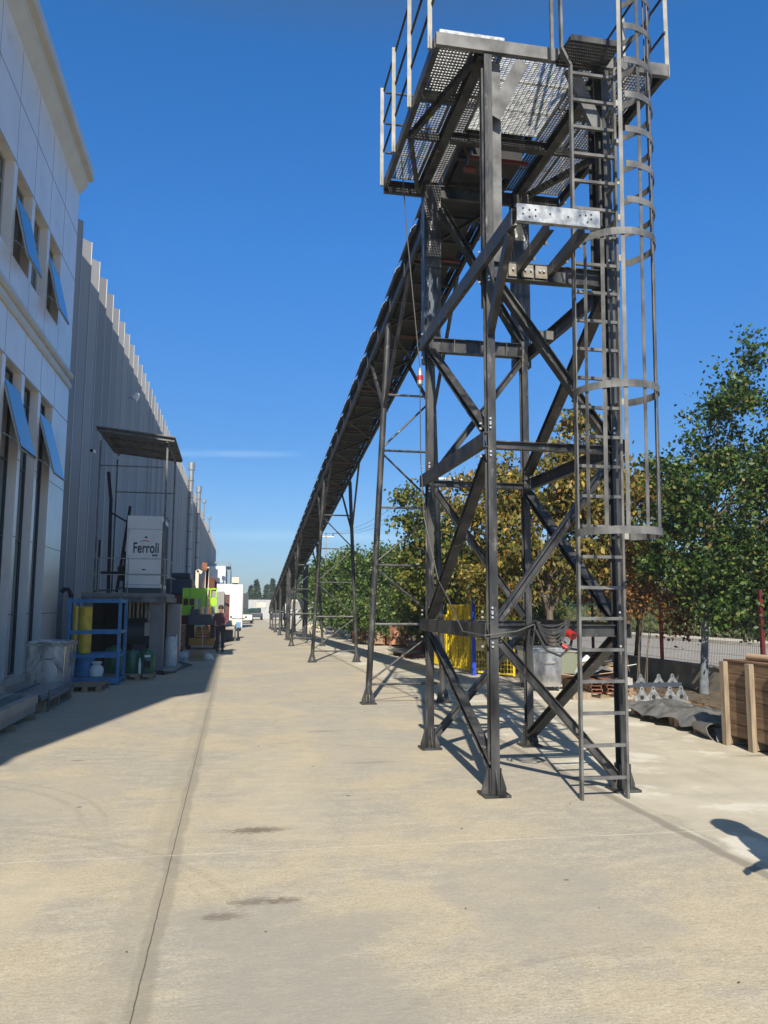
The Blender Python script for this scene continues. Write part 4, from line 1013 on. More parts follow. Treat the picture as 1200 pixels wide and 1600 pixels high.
for x in (-1.95, -1.72, -1.5, -1.27, -1.08, -.9, -.68):
    MB().sweep(Rs(.035, .035), (x, 31.95, 1.34), (x, 31.95, 2.34), (1, 0, 0)).build('guard_post', M_LIME, S)
MB().box(-1.68, -1.26, 31.93, 31.94, 1.96, 2.32).build('guard_panel', M_LIME, S)
MB().box(-1.93, -1.74, 31.93, 31.94, 1.98, 2.32).build('guard_panel', M_LIME, S); MB().box(-1.24, -1.10, 31.93, 31.94, 1.68, 2.32).build('guard_panel', M_LIME, S); MB().box(-.88, -.70, 31.93, 31.94, 1.68, 1.93).build('guard_panel', M_LIME, S)
MB().box(-1.97, -1.62, 31.90, 31.93, 1.28, 1.66).build('guard_panel', M_LIME, S)
MB().path([(-1.2, 31.24, .9), (-1.15, 31.22, .75), (-1.12, 31.22, .5), (-1.13, 31.2, .1)], .012).build('strap', M_WHITE, S)

def cargo_box(name, x0, x1, y0, y1, z0, z1, m, label, cat, seams=5):
    t = thing(name, ((x0 + x1) / 2, (y0 + y1) / 2, z0), label, cat)
    MB().box(x0, x1, y0, y1, z0, z1).build('shell', m, t, bevel=.02)
    r = MB(); nn = max(3, int((x1 - x0) / .2))
    for i in range(nn + 1):
        x = x0 + (x1 - x0) * i / nn; r.box(x - .02, x + .02, y0 - .025, y0 - .001, z0 + .05, z1 - .05)
    for i in range(int((y1 - y0) / .3) + 1):
        y = y0 + .02 + i * .3
        if y < y1 - .03: r.box(x1 + .001, x1 + .025, y - .02, y + .02, z0 + .05, z1 - .05)
    r.build('ribs', m, t)
    return t
cargo_box('red_container', -2.9, -1.75, 33.6, 38, 0, 2.1, M_DRED, 'dark red container behind the scissor lift basket', 'container')
cargo_box('brown_container', -1.45, -.95, 38.8, 44, 0, 3.0, M_BRICK, 'tall rusty brown container behind the scissor lift', 'container')
cargo_box('pale_container', -.95, -.45, 36.5, 41, 0.0, 2.3, M_SHED, 'narrow pale grey container right of the green basket', 'container')
nt = thing('navy_tarp_stack', (-2.3, 35, 2.1), 'dark navy tarpaulin covered stack on top of the red container', 'stack')
MB().box(-2.75, -1.72, 33.7, 36.5, 2.1, 2.75).build('lower_bale', M_NAVY, nt, bevel=.06); MB().box(-2.55, -1.8, 33.8, 36.3, 2.75, 3.0).build('upper_bale', M_NAVY, nt, bevel=.06)
cr = thing('cream_loader_arm', (-1.4, 36, 0), 'cream folding crane arms with rusty head rising above the scissor lift', 'crane')
for a, b_ in (((-1.62, 36, 0), (-1.62, 36, 3.2)), ((-1.62, 36, 3.2), (-1.42, 36, 3.1)), ((-1.32, 36, 0), (-1.18, 36, 3.35)), ((-1.18, 36, 3.3), (-1.18, 36, 1.2))):
    MB().sweep(Rs(.12, .14), a, b_, (0, 1, 0)).build('arm', M_CREAMP, cr)
MB().box(-1.42, -1.2, 35.9, 36.1, 3.2, 3.55).build('head', M_RUST, cr)
pw = thing('timber_stack', (-2.1, 29.5, 0), 'stack of weathered timber boards left of the scissor lift', 'timber')
for i in range(9): MB().box(-2.5 + .03 * (i % 3), -1.75, 29.2 + .05 * (i % 2), 31.1, .1 + .1 * i, .16 + .1 * i).build('board', M_WOOD, pw)
for x in (-2.4, -1.9): MB().box(x - .04, x + .04, 29.3, 29.4, 0, 1.05).build('bearer', M_WOOD, pw)
dk = thing('scrap_pile', (-1.95, 26.2, 0), 'dark pile of machine parts between the deck and the scissor lift', 'scrap')
for i in range(12):
    x, y, z = -2.3 + rnd.random() * .7, 25.6 + rnd.random() * 1.4, rnd.random() * .5
    MB().obox((x, y, z * .6 + .12), (.3, .35, .2), rnd.random() * 3, rnd.random() * .5, 0).build('machine_part', rnd.choice([M_CHAR, M_BLACK, M_STEEL, M_RUST]), dk, bevel=.02)
def bag(x, y, r, label, m=M_CLEAR):
    v = MB(); n1, n2 = 14, 8; vs = []; q = random.Random(int(x * 100))
    for i in range(n2 + 1):
        ph = math.pi * i / n2 * .5
        for k in range(n1):
            a = 2 * math.pi * k / n1; rr = r * (math.cos(ph) if i else 1) * (1 + q.uniform(-.2, .2)) + .004
            vs.append((x + rr * math.cos(a), y + rr * math.sin(a), r * 1.1 * math.sin(ph) * (1 + q.uniform(-.1, .1))))
    fs = [(i * n1 + k, i * n1 + (k + 1) % n1, (i + 1) * n1 + (k + 1) % n1, (i + 1) * n1 + k) for i in range(n2) for k in range(n1)]
    o = v.add(vs, fs).build('plastic_bag', m, smooth=False); tag(o, label, 'bag', 'plastic bags by the scissor lift'); return o
bag(-1.45, 25.3, .24, 'larger crumpled clear plastic bag left of the small crate'); bag(-.72, 25.3, .17, 'smaller clear plastic bag right of the small crate')
sc = thing('small_crate', (-1.05, 25.2, 0), 'small low wooden crate between two plastic bags', 'crate')
for z in (.03, .13, .23): MB().box(-1.24, -.86, 24.95, 24.97, z, z + .07).build('slat', M_WOOD, sc); MB().box(-1.24, -.86, 25.43, 25.45, z, z + .07).build('slat', M_WOOD, sc)
for x in (-1.25, -.87): MB().box(x, x + .02, 24.97, 25.43, 0.0, .3).build('side', M_WOOD, sc)

# ------------------------------------------------------------------ far end on the left
fb = thing('far_office', (-1.6, 110, 0), 'white two storey building with blue grey roof band beyond the shed', 'building')
MB().box(-9, -1.2, 110, 150, 0, 7.0).build('wall', M_WHITE, fb); MB().box(-9, -.55, 110.5, 152, 7.0, 7.6).build('roof_band', mat('blue_grey_cladding_and_shade', (.18, .26, .34), rough=.5), fb)
MB().box(-1.19, -.55, 111, 152, 0, 7.0).build('shaded_side_wing', mat('blue_grey_cladding_and_shade', (.18, .26, .34)), fb)  # blue-grey colour stands in for shade on the white building's side
MB().box(-2.4, -1.3, 109.97, 109.99, 4.3, 4.8).build('window', M_BLUEP, fb)
bb = thing('brick_annex', (-1.1, 80, 0), 'low red brown annex with white upper wall beside the white slab', 'building')
MB().box(-3, -.22, 80, 90, 0, 2.75).build('lower_wall', M_BRICK, bb); MB().box(-3.1, -.18, 79.95, 90.1, 2.75, 3.8).build('upper_wall', M_WHITE, bb)
MB().sweep(Rs(.05, .3), (-1.0, 79.2, 2.5), (.35, 79.2, 1.9), (0, 0, 1)).build('awning', M_STEELG, bb)
wc = thing('white_cabin', (.2, 63, 0), 'tall narrow white cabin with an air unit on its roof, far end of shed side', 'cabin')
MB().box(-.32, .66, 62, 68, 0.02, 3.28).build('wall', M_WHITE, wc, bevel=.02); MB().box(.665, .70, 62.1, 68, .1, 3.25).build('shaded_side_panel', M_SHED, wc)  # grey panel paints the shaded side of the white cabin
MB().box(-.2, .34, 62.4, 63.2, 3.42, 3.85).build('roof_unit', M_CREAMP, wc); MB().box(-.15, .3, 62.5, 63.1, 3.29, 3.42).build('unit_frame', M_STEELG, wc)
far_c = cargo_box('grey_shed_block', .9, 1.5, 86, 95, 0, 3.0, M_CHAR, 'dark grey block far down the lane left of the white fence', 'block')
ww = thing('white_sheet_fence', (4, 109, 0), 'white corrugated fence closing the far end of the yard', 'fence')
vs = []; k = 0; n_ = 120
for i in range(n_):
    x = 1.2 + i * .2; d = (0, .05, .05, 0)[i % 4]; vs += [(x, 109 - d, 0), (x, 109 - d, 2.5)]
c_ = MB().add(vs, [(2 * i, 2 * i + 2, 2 * i + 3, 2 * i + 1) for i in range(n_ - 1)]).build('sheets', mat('pale_fence_sheet', (.36, .37, .385), (.43, .44, .45), rough=.5, scale=.6), ww); so = c_.modifiers.new('t', 'SOLIDIFY'); so.thickness = .02
MB().box(3.0, 4.3, 108.90, 108.92, 1.45, 2.15).build('faded_sign', mat('faded_orange', (.70, .42, .32), (.62, .60, .58), rough=.7, scale=3, lo=.4, hi=.6), ww)
def far_car(x, y, m, label):
    t = thing('parked_car', (x, y, 0), label, 'car', 'cars parked at the far end')
    MB().box(x - .85, x + .85, y, y + 4.2, .3, .85).build('body', m, t, bevel=.12)
    MB().box(x - .72, x + .72, y + .7, y + 3.6, .85, 1.4).build('cabin', M_GLASS, t, bevel=.15)
    for a in (-.8, .8):
        for b_ in (.8, 3.4): MB().tube((x + a - .1, y + b_, .32), (x + a + .1, y + b_, .32), .32, 14).build('wheel', M_BLACK, t)
far_car(2.6, 98, M_CHAR, 'dark car parked before the white far fence, left one'); far_car(5.3, 96, M_CHAR, 'dark car near the conveyor tail before the white fence'); far_car(.9, 76, M_WHITE, 'white car parked beside the white cabin')
far_car(6.9, 66, M_WHITE, 'white car parked beyond the take-up tower by the hedge')
sb = thing('parked_scooter', (.25, 42.3, 0), 'scooter with blue front fairing parked in the sun past the standing man', 'scooter')
for y in (42.0, 43.2): MB().tube((.22, y, .28), (.30, y, .28), .28, 18).build('wheel', M_BLACK, sb)
MB().box(.12, .40, 42.3, 43.3, .35, .6).build('body', M_CHAR, sb, bevel=.05); MB().box(.14, .38, 41.95, 42.05, .5, .85).build('fairing', mat('scooter_blue', (.15, .3, .5), rough=.3), sb, bevel=.04)
MB().path([(-.08, 42.1, 1.02), (.26, 42.0, .98), (.6, 42.1, 1.02)], .02).build('handlebar', M_BLACK, sb); MB().box(.14, .38, 42.6, 43.3, .62, .74).build('saddle', M_BLACK, sb, bevel=.03)
for x in (-.12, .64): MB().lathe((x, 42.1, 1.08), ((.02, -.05), (.07, 0), (.02, .05)), 8).build('mirror', M_BLACK, sb)
wb = thing('work_bench', (-.1, 40, 0), 'low bench with junk on top beside the scooter', 'bench')
MB().box(-.45, .15, 38.2, 41.4, .68, .74).build('top', M_STEELG, wb)
for x in (-.4, .1):
    for y in (38.3, 41.3): MB().box(x - .03, x + .03, y - .03, y + .03, 0, .68).build('leg', M_STEELG, wb)
MB().box(-.4, .0, 38.6, 40, .05, .5).build('shelf_box', M_CHAR, wb); MB().box(-.3, .1, 39, 40, .74, .95).build('tool_box', M_CREAMP, wb)

# ------------------------------------------------------------------ people
def person(x, y, h, label, shirt, trousers, pose, face=0.0, hair_s=1.0):
    root = bpy.data.objects.new('person', None)
    bpy.data.objects.remove(root)
    J = dict(pelvis=(0, 0, .53), belly=(0, 0, .60), chest=(0, 0, .71), neck=(0, 0, .825), head0=(0, .005, .87), head1=(0, .01, .94),
             shL=(-.105, 0, .79), shR=(.105, 0, .79), hpL=(-.05, 0, .51), hpR=(.05, 0, .51), knL=(-.055, .01, .285), knR=(.055, .01, .285), anL=(-.055, -.01, .045), anR=(.055, -.01, .045), toL=(-.06, .075, .02), toR=(.06, .075, .02))
    J.update(pose)
    rad = dict(pelvis=.085, belly=.078, chest=.088, neck=.034, head0=.045, head1=.052, shL=.04, shR=.04, hpL=.055, hpR=.055, knL=.036, knR=.036, anL=.024, anR=.024, toL=.02, toR=.02, elL=.026, elR=.026, wrL=.017, wrR=.017, haL=.02, haR=.02)
    E = [('pelvis', 'belly'), ('belly', 'chest'), ('chest', 'neck'), ('neck', 'head0'), ('head0', 'head1'), ('chest', 'shL'), ('chest', 'shR'), ('shL', 'elL'), ('shR', 'elR'), ('elL', 'wrL'), ('elR', 'wrR'), ('wrL', 'haL'), ('wrR', 'haR'),
         ('pelvis', 'hpL'), ('pelvis', 'hpR'), ('hpL', 'knL'), ('hpR', 'knR'), ('knL', 'anL'), ('knR', 'anR'), ('anL', 'toL'), ('anR', 'toR')]
    c, s_ = math.cos(face), math.sin(face)
    def W(p): return ((p[0] * c - p[1] * s_) * h, (p[0] * s_ + p[1] * c) * h, p[2] * h)
    def skin(name, keys, edges, m, scale=1.0, parent=None, rootk=None, radd=None):
        ks = list(keys); me_ = bpy.data.meshes.new(name)
        me_.from_pydata([W(J[k]) for k in ks], [(ks.index(a), ks.index(b)) for a, b in edges], [])
        o = bpy.data.objects.new(name, me_); COL.objects.link(o)
        o.modifiers.new('skin', 'SKIN')
        sv = me_.skin_vertices[0].data
        for i, k in enumerate(ks):
            r = (radd or rad)[k] * h * scale; dep = .72 if k in ('chest', 'belly', 'pelvis') else 1.0
            sv[i].radius = (r, r * dep); sv[i].use_root = (k == (rootk or ks[0]))
        ss = o.modifiers.new('sub', 'SUBSURF'); ss.levels = 2; ss.render_levels = 2
        me_.materials.append(m); return o
    body = skin('person', J.keys(), E, M_SKIN)
    body.location = (x, y, 0); tag(body, label, 'person')
    def sub(name, edges, m, sc):
        ks = []
        for a, b in edges:
            for k in (a, b):
                if k not in ks: ks.append(k)
        o = skin(name, ks, edges, m, sc); o.parent = body; return o
    J['wsL'] = tuple(lerp(J['elL'][i], J['wrL'][i], .85) for i in range(3)); J['wsR'] = tuple(lerp(J['elR'][i], J['wrR'][i], .85) for i in range(3))
    rad['wsL'] = rad['wsR'] = .019
    sub('jacket', [('pelvis', 'belly'), ('belly', 'chest'), ('chest', 'shL'), ('chest', 'shR'), ('shL', 'elL'), ('shR', 'elR'), ('elL', 'wsL'), ('elR', 'wsR')], shirt, 1.22)
    sub('trousers', [('pelvis', 'hpL'), ('pelvis', 'hpR'), ('hpL', 'knL'), ('hpR', 'knR'), ('knL', 'anL'), ('knR', 'anR')], trousers, 1.18)
    sub('shoes', [('anL', 'toL')], M_BLACK, 1.5); sub('shoes', [('anR', 'toR')], M_WHITE if h < 1.66 else M_BLACK, 1.5)
    hr = MB().lathe((0, 0, 0), ((.001, .062 * h), (.04 * h, .05 * h), (.056 * h, .02 * h), (.058 * h, -.01 * h), (.052 * h, -.035 * h * hair_s ** 4))[::-1], 16)
    hr.v = [(v[0] * hair_s, v[1] * hair_s, v[2]) for v in hr.v]
    hp = W(J['head1']); hr.v = [(v[0] + hp[0] - s_ * -.012 * h, v[1] + hp[1] - c * .012 * h, v[2] + hp[2] + .006 * h) for v in hr.v]
    o = hr.build('hair', M_HAIR); o.parent = body
    fc_ = MB()
    def fp(u, v, d): return (hp[0] + (u * c - d * s_) * h, hp[1] + (u * s_ + d * c) * h, hp[2] + v * h)
    for u in (-.018, .018): fc_.lathe(fp(u, -.018, .048), ((.001, -.006 * h), (.006 * h, 0), (.001, .006 * h)), 8)
    o = fc_.build('eyes', M_HAIR); o.parent = body
    ns = MB().tube(fp(0, -.015, .048), fp(0, -.036, .060), .004 * h, 8, .008 * h); o = ns.build('nose', M_SKIN); o.parent = body
    mo = MB().tube(fp(-.014, -.05, .045), fp(.014, -.05, .045), .003 * h, 6); o = mo.build('mouth', M_DRED); o.parent = body
    for sgn, hk, wk in ((-1, 'haL', 'wrL'), (1, 'haR', 'wrR')):   # five bent fingers per hand
        hw = Vector(W(J[hk])); ww_ = Vector(W(J[wk])); d = (hw - ww_).normalized(); sdv = d.cross(Vector((0, 0, 1))).normalized() if abs(d.z) < .9 else Vector((c, s_, 0)); nn_ = d.cross(sdv)
        fm = MB()
        for q, ln in enumerate((.034, .042, .045, .041)):
            b0 = hw + sdv * (q - 1.5) * .011 * h + d * .008 * h; b1 = b0 + d * ln * .5 * h; b2 = b1 + (d * .7 + nn_ * .7).normalized() * ln * .5 * h
            fm.path([b0, b1, b2], [.0052 * h, .0048 * h, .0038 * h], 6)
        b0 = hw - d * .008 * h - sdv * .014 * h; fm.path([b0, b0 + (d * .6 - sdv).normalized() * .02 * h, b0 + (d * 1.2 - sdv * .8) * .026 * h], [.006 * h, .0055 * h, .004 * h], 6)
        o = fm.build('fingers', M_SKIN); o.parent = body
    return body
person(-.45, 29.45, 1.68, 'man in maroon top and black trousers standing right of the scissor lift', M_MAROON, M_TROUS,
       dict(elL=(-.15, .03, .64), wrL=(-.10, .13, .60), haL=(-.07, .165, .60), elR=(.145, .01, .63), wrR=(.11, .11, .58), haR=(.09, .145, .575)), face=math.pi * .98)
person(3.36, 3.72, 1.74, 'person in dark clothes standing right of the camera, seen only as a shadow', M_TROUS, M_TROUS,
       dict(elL=(-.125, .03, .645), wrL=(-.11, .15, .545), haL=(-.105, .18, .52), elR=(.125, -.03, .64), wrR=(.12, .04, .52), haR=(.12, .06, .48), head0=(0, .02, .875), head1=(0, .03, .935), neck=(0, .01, .83)), face=1.25, hair_s=1.28)

# ------------------------------------------------------------------ right side: wall, fence, goods
Wl = thing('boundary_wall', (9.5, 20, 0), 'low rendered wall in tree shade along the right side of the yard', 'wall')
MB().box(9.40, 9.62, -4, 62, 0, .47).build('wall', M_STONE, Wl); MB().box(9.38, 9.64, -4, 62, .472, .50).build('coping', M_STONE, Wl)
Fn = thing('mesh_fence', (9.51, 20, .5), 'dark welded mesh fence standing on the low wall', 'fence')
fm = MB(); yy = 2.0
while yy < 40:
    fm.box(9.508, 9.512, yy - .0022, yy + .0022, .52, 1.62); yy += .055 if yy < 24 else .12
for z in (.56, .76, .96, 1.16, 1.36, 1.58): fm.box(9.512, 9.517, -4, 60, z - .0025, z + .0025)
fm.build('mesh', M_STEEL, Fn)
for i, (y, m) in enumerate(((16.6, M_RED), (13.1, M_DRED), (9.6, M_DRED), (20.1, M_DRED), (23.6, M_DRED), (27.1, M_DRED), (30.6, M_DRED), (34.1, M_DRED), (37.6, M_DRED))):  # posts after the first take a darker red standing in for shade
    o = MB().sweep(Rs(.06, .06), (9.48, y, .50), (9.48, y + .01, 1.72 if y != 13.1 else 2.0), (1, 0, 0)).build('post', m, Fn)
    if i == 0: o['label'] = 'bright red fence post in the sun'

# wooden crate
Cr = thing('wooden_crate', (6.6, 8.2, 0), 'large brown plank crate with pale battens at the right edge', 'crate')
bd = MB(); nz_ = 6
for face_ in ('x', 'y'):
    for i in range(nz_):
        z0_ = .12 + i * .148; z1_ = z0_ + .142
        if face_ == 'x': bd.box(5.99, 6.012, 6.9, 9.02, z0_, z1_); bd.box(7.3, 7.322, 6.9, 9.02, z0_, z1_)
        else: bd.box(6.014, 7.298, 9.0, 9.022, z0_, z1_); bd.box(6.014, 7.298, 6.9, 6.922, z0_, z1_)
bd.build('boards', M_WOODD, Cr, bevel=.004)
MB().box(5.98, 7.33, 6.88, 9.04, 1.006, 1.028).build('lid', M_WOODD, Cr)
for y in (9.0, 8.50, 8.0, 7.5, 7.0):
    MB().box(5.925, 5.988, y - .045, y + .045, .0, 1.005).build('batten', M_WOODL, Cr, bevel=.004)
    MB().box(7.324, 7.385, y - .045, y + .045, .0, 1.005).build('batten', M_WOODL, Cr, bevel=.004)
    MB().box(5.99, 7.32, y - .035, y + .035, .02, .118).build('bearer', M_WOOD, Cr)
tbm = MB(); n = 20; vs = []
for yy in (7.4, 8.75):
    for r in (.042, .034):
        for k in range(n): vs.append((6.13 + r * math.cos(2 * math.pi * k / n), yy, 1.071 + r * math.sin(2 * math.pi * k / n)))
fs = []
for k in range(n):
    q = (k + 1) % n
    fs += [(k, q, 2 * n + q, 2 * n + k), (n + k, 3 * n + k, 3 * n + q, n + q), (k, n + k, n + q, q), (2 * n + k, 2 * n + q, 3 * n + q, 3 * n + k)]
o = tbm.add(vs, fs).build('cardboard_tube', M_CARD, smooth=True); tag(o, 'brown cardboard tube lying on top of the plank crate', 'tube')

# tarpaulin draped over pallets
pallet(6.08, 6.95, 9.35, 10.4, .15, 'pallet under the near half of the grey tarpaulin', 6)
pallet(6.12, 6.95, 10.5, 11.7, .15, 'pallet under the far half of the grey tarpaulin', 6)
from mathutils import noise as mnoise
nx_, ny_ = 64, 140; vs = []
q = random.Random(5); ph = [q.uniform(0, 6) for _ in range(12)]
for j in range(ny_):
    y = 9.15 + 2.75 * j / (ny_ - 1)
    for i in range(nx_):
        u = i / (nx_ - 1); x = 5.98 + u * .98 + .05 * math.sin(y * 3 + ph[0])
        top = .15 + .13 * math.exp(-((y - 11.1) / .42) ** 2) * math.exp(-((u - .45) / .5) ** 2) + .11 * math.exp(-((y - 10.2) / .5) ** 2) 
        rg_ = 1 - abs(mnoise.noise(Vector((x * 2.6, y * 1.9, .3)))) * 2.2; rg2 = 1 - abs(mnoise.noise(Vector((x * 6.5 + y * 2, y * 4.5, 4.1)))) * 2.2
        top += .05 * (rg_ - .6) + .026 * (rg2 - .6) + .012 * mnoise.noise(Vector((x * 17, y * 13, 1.7)))
        edge = min(u / .16, 1.0); fold = .5 + .5 * math.sin(y * 9 + ph[3]) * math.sin(y * 3.1 + ph[4])
        z = (.05 + .10 * fold) * (1 - edge) + top * edge if u < .16 else top * (1 - max(0, (u - .85) / .15) * .7)
        xo = x - .07 * (1 - edge) * math.sin(y * 14 + ph[5]) * .6
        en = min((y - 9.15) / .18, 1.0); z = z * en + .01 * (1 - en) + .006
        vs.append((xo, y, z))
fs = [(j * nx_ + i, j * nx_ + i + 1, (j + 1) * nx_ + i + 1, (j + 1) * nx_ + i) for j in range(ny_ - 1) for i in range(nx_ - 1)]
o = MB().add(vs, fs).build('grey_tarpaulin', M_TARP, smooth=False); tag(o, 'crumpled grey tarpaulin draped over low pallets beside the plank crate', 'tarpaulin')
o.data.polygons.foreach_set('use_smooth', [True] * len(o.data.polygons))
s_ = o.modifiers.new('t', 'SOLIDIFY'); s_.thickness = .004
vs = []; n = 18
for t_, r in ((0, .105), (.0, .088), (.55, .07), (.55, .085)):
    for k in range(n):
        a = 2 * math.pi * k / n; rr = r * (1 + .12 * math.sin(3 * a) + .05 * math.sin(7 * a + 1))
        vs.append((6.0 + .10 * t_ + rr * math.cos(a), 9.33 + t_ * .8, .115 + rr * math.sin(a) * (1 - .3 * t_)))
fs = [(j * n + k, j * n + (k + 1) % n, ((j + 1) % 4) * n + (k + 1) % n, ((j + 1) % 4) * n + k) for j in range(4) for k in range(n)]
lg = MB().add(vs, fs).build('tarp_bundle', M_TARP, smooth=True); tag(lg, 'rolled open end of grey sheeting lying at the near corner of the tarpaulin', 'bundle')

# steel bracket castings
bk = thing('bracket_rack', (7.3, 12.9, 0), 'row of grey steel lug brackets on a dark frame behind the tarpaulin', 'brackets')
MB().box(6.75, 7.75, 12.95, 13.05, .28, .36).build('frame', M_CHAR, bk); MB().box(6.75, 7.75, 12.7, 13.2, .0, .06).build('frame', M_WOOD, bk)
def lug(x, y, z, s=1.0):
    pts = [(-.11, 0), (.11, 0), (.11, .06), (.035, .17), (.025, .215), (0, .23), (-.025, .215), (-.035, .17), (-.11, .06)]
    k = len(pts); vs = [(x + a * s, y - .01, z + b_ * s) for a, b_ in pts] + [(x + a * s, y + .01, z + b_ * s) for a, b_ in pts]
    MB().add(vs, [tuple(range(k)), tuple(range(k, 2 * k))[::-1]] + [(i, i + k, (i + 1) % k + k, (i + 1) % k) for i in range(k)]).build('lug', M_GALV, bk)
    MB().tube((x, y - .011, z + .07 * s), (x, y - .016, z + .07 * s), .032 * s, 14).build('lug_hole', M_BLACK, bk)
    MB().tube((x, y - .011, z + .195 * s), (x, y - .016, z + .195 * s), .012 * s, 10).build('lug_hole', M_BLACK, bk)
for i, x in enumerate((6.86, 7.10, 7.38, 7.62)): lug(x, 12.72 + .05 * (i % 2), .06, 1.15)
for i, x in enumerate((7.0, 7.34, 7.6)): lug(x, 13.0, .28, 1.0)

# rusty channel stacks, debris
def rusty(x, y, label, n=4):
    t = thing('rusty_channel_stack', (x, y, 0), label, 'steel stack', 'rusty channel stacks')
    for i in range(n): MB().sweep(Us(.05, .2, .012), (x + .02 * (i % 2), y, .09 + i * .065), (x + .35, y + 1.5, .09 + i * .065), (0, 0, -1)).build('channel', M_RUST, t)
    MB().box(x - .12, x + .3, y + .1, y + .2, 0, .06).build('bearer', M_WOOD, t)
rusty(6.52, 13.75, 'left stack of rusty channels beyond the ladder foot'); rusty(6.86, 13.8, 'right stack of rusty channels beyond the ladder foot', 4); rusty(7.3, 14.2, 'small rusty channel stack nearest the brackets', 3)
o = MB().box(6.05, 6.4, 13.7, 13.95, 0, .12).build('timber_block', M_WOODL); tag(o, 'short pale timber block on the concrete by the bin', 'timber')
jp = thing('sheet_offcut_pile', (7.0, 15.0, 0), 'pile of crumpled pale sheet offcuts and foil behind the ladder', 'scrap')
for i in range(16):
    x, y = 6.7 + rnd.random() * 1.0, 14.6 + rnd.random() * 1.1
    MB().obox((x, y, .25 + .03 * i * .6), (.5 * rnd.random() + .25, .45, .012), rnd.random() * 3, rnd.uniform(-.35, .35), rnd.uniform(-.3, .3)).build('offcut', rnd.choice([M_CLEAR, M_GALV, M_WHITE, M_CARD, M_WOOD]), jp)
MB().box(6.7, 7.7, 14.6, 15.7, 0, .22).build('pallet_base', M_WOOD, jp)
gc = thing('grey_cabinet', (7.1, 16.5, 0), 'olive grey steel cabinet lying beyond the sunlit bin', 'cabinet')
MB().box(6.65, 7.45, 16.5, 17.2, .22, .68).build('body', M_OLIVE, gc, bevel=.01); MB().box(6.63, 7.47, 16.48, 17.22, .685, .71).build('lid', M_GALVW, gc); MB().box(6.7, 7.4, 16.55, 17.1, 0, .21).build('plinth', M_CHAR, gc)
o = MB().lathe((7.35, 15.9, 0), ((.3, 0), (.26, .3), (.14, .55), (.02, .66)), 9).build('plastic_sheet', mat('blue_white_sheet', (.5, .58, .68), (.65, .68, .7), rough=.35, scale=4)); tag(o, 'pale blue plastic sheeting heaped beside the olive cabinet', 'sheeting')

# yellow welded mesh panels
def mesh_panel(p0, p1, h, label, film=()):
    t = thing('yellow_mesh_panel', (p0[0], p0[1], 0), label, 'mesh panel', 'yellow machine guard panels')
    p0 = Vector((p0[0], p0[1], 0)); p1 = Vector((p1[0], p1[1], 0)); d = (p1 - p0); L = d.length; dn = d.normalized(); nn = Vector((-dn.y, dn.x, 0))
    m = MB()
    for k in range(int(L / .1) + 1): a = p0 + dn * k * .1; m.sweep(Rs(.007, .007), a + Vector((0, 0, .06)), a + Vector((0, 0, h)), dn)
    for k in range(int(h / .1)): z = .08 + k * .1; m.sweep(Rs(.007, .007), p0 + Vector((0, 0, z)) + nn * .008, p1 + Vector((0, 0, z)) + nn * .008, Vector((0, 0, 1)))
    m.build('mesh', M_YELM, t)
    fr = MB()
    for a in (p0, p1): fr.sweep(Rs(.04, .04), a + Vector((0, 0, .02)), a + Vector((0, 0, h)), dn)
    fr.sweep(Rs(.035, .035), p0 + dn * .02 + Vector((0, 0, h - .02)), p1 - dn * .02 + Vector((0, 0, h - .02)), (0, 0, 1)); fr.sweep(Rs(.035, .035), p0 + dn * .02 + Vector((0, 0, .06)), p1 - dn * .02 + Vector((0, 0, .06)), (0, 0, 1))
    fr.build('frame', M_YELM, t)
    for (f0, f1) in film:
        a = p0 + dn * L * f0 + nn * .05; b_ = p0 + dn * L * f1 + nn * .05
        vs = []; N_ = 14
        for i in range(N_ + 1):
            for z in (.05, h * .5, h - .01):
                c_ = a.lerp(b_, i / N_) + nn * (.02 * math.sin(i * 1.9 + z * 3)); vs.append((c_.x, c_.y, z))
        o = MB().add(vs, [(3 * i + k, 3 * i + 3 + k, 3 * i + 4 + k, 3 * i + 1 + k) for i in range(N_) for k in range(2)]).build('cover_film', mat('yellow_film', (.66, .50, .03), (.80, .62, .05), rough=.4, scale=5, trans=.25), t)
        s_ = o.modifiers.new('t', 'SOLIDIFY'); s_.thickness = .01
mesh_panel((5.65, 23.2), (5.78, 21.4), 1.45, 'far left panel of the yellow mesh guards behind the tower', ((.03, .45), (.55, .97)))
mesh_panel((5.80, 21.3), (5.98, 19.9), 1.72, 'middle yellow mesh guard panel covered with yellow film', ((.03, .36), (.44, .60), (.68, .98)))
mesh_panel((5.95, 19.3), (6.6, 18.3), 1.72, 'bare yellow mesh panel right of the blue post')
mesh_panel((6.0, 20.4), (6.9, 19.7), 1.70, 'rear yellow mesh panel behind the blue post')
bpst = thing('blue_post', (5.80, 18.95, 0), 'bright blue steel post in front of the yellow mesh panels', 'post')
MB().box(5.76, 5.85, 18.92, 19.0, .0, 1.9).build('post', M_BLUEPOST, bpst); MB().box(5.80, 5.812, 18.9, 18.92, 1.75, 1.85).build('hook', M_WHITE, bpst)

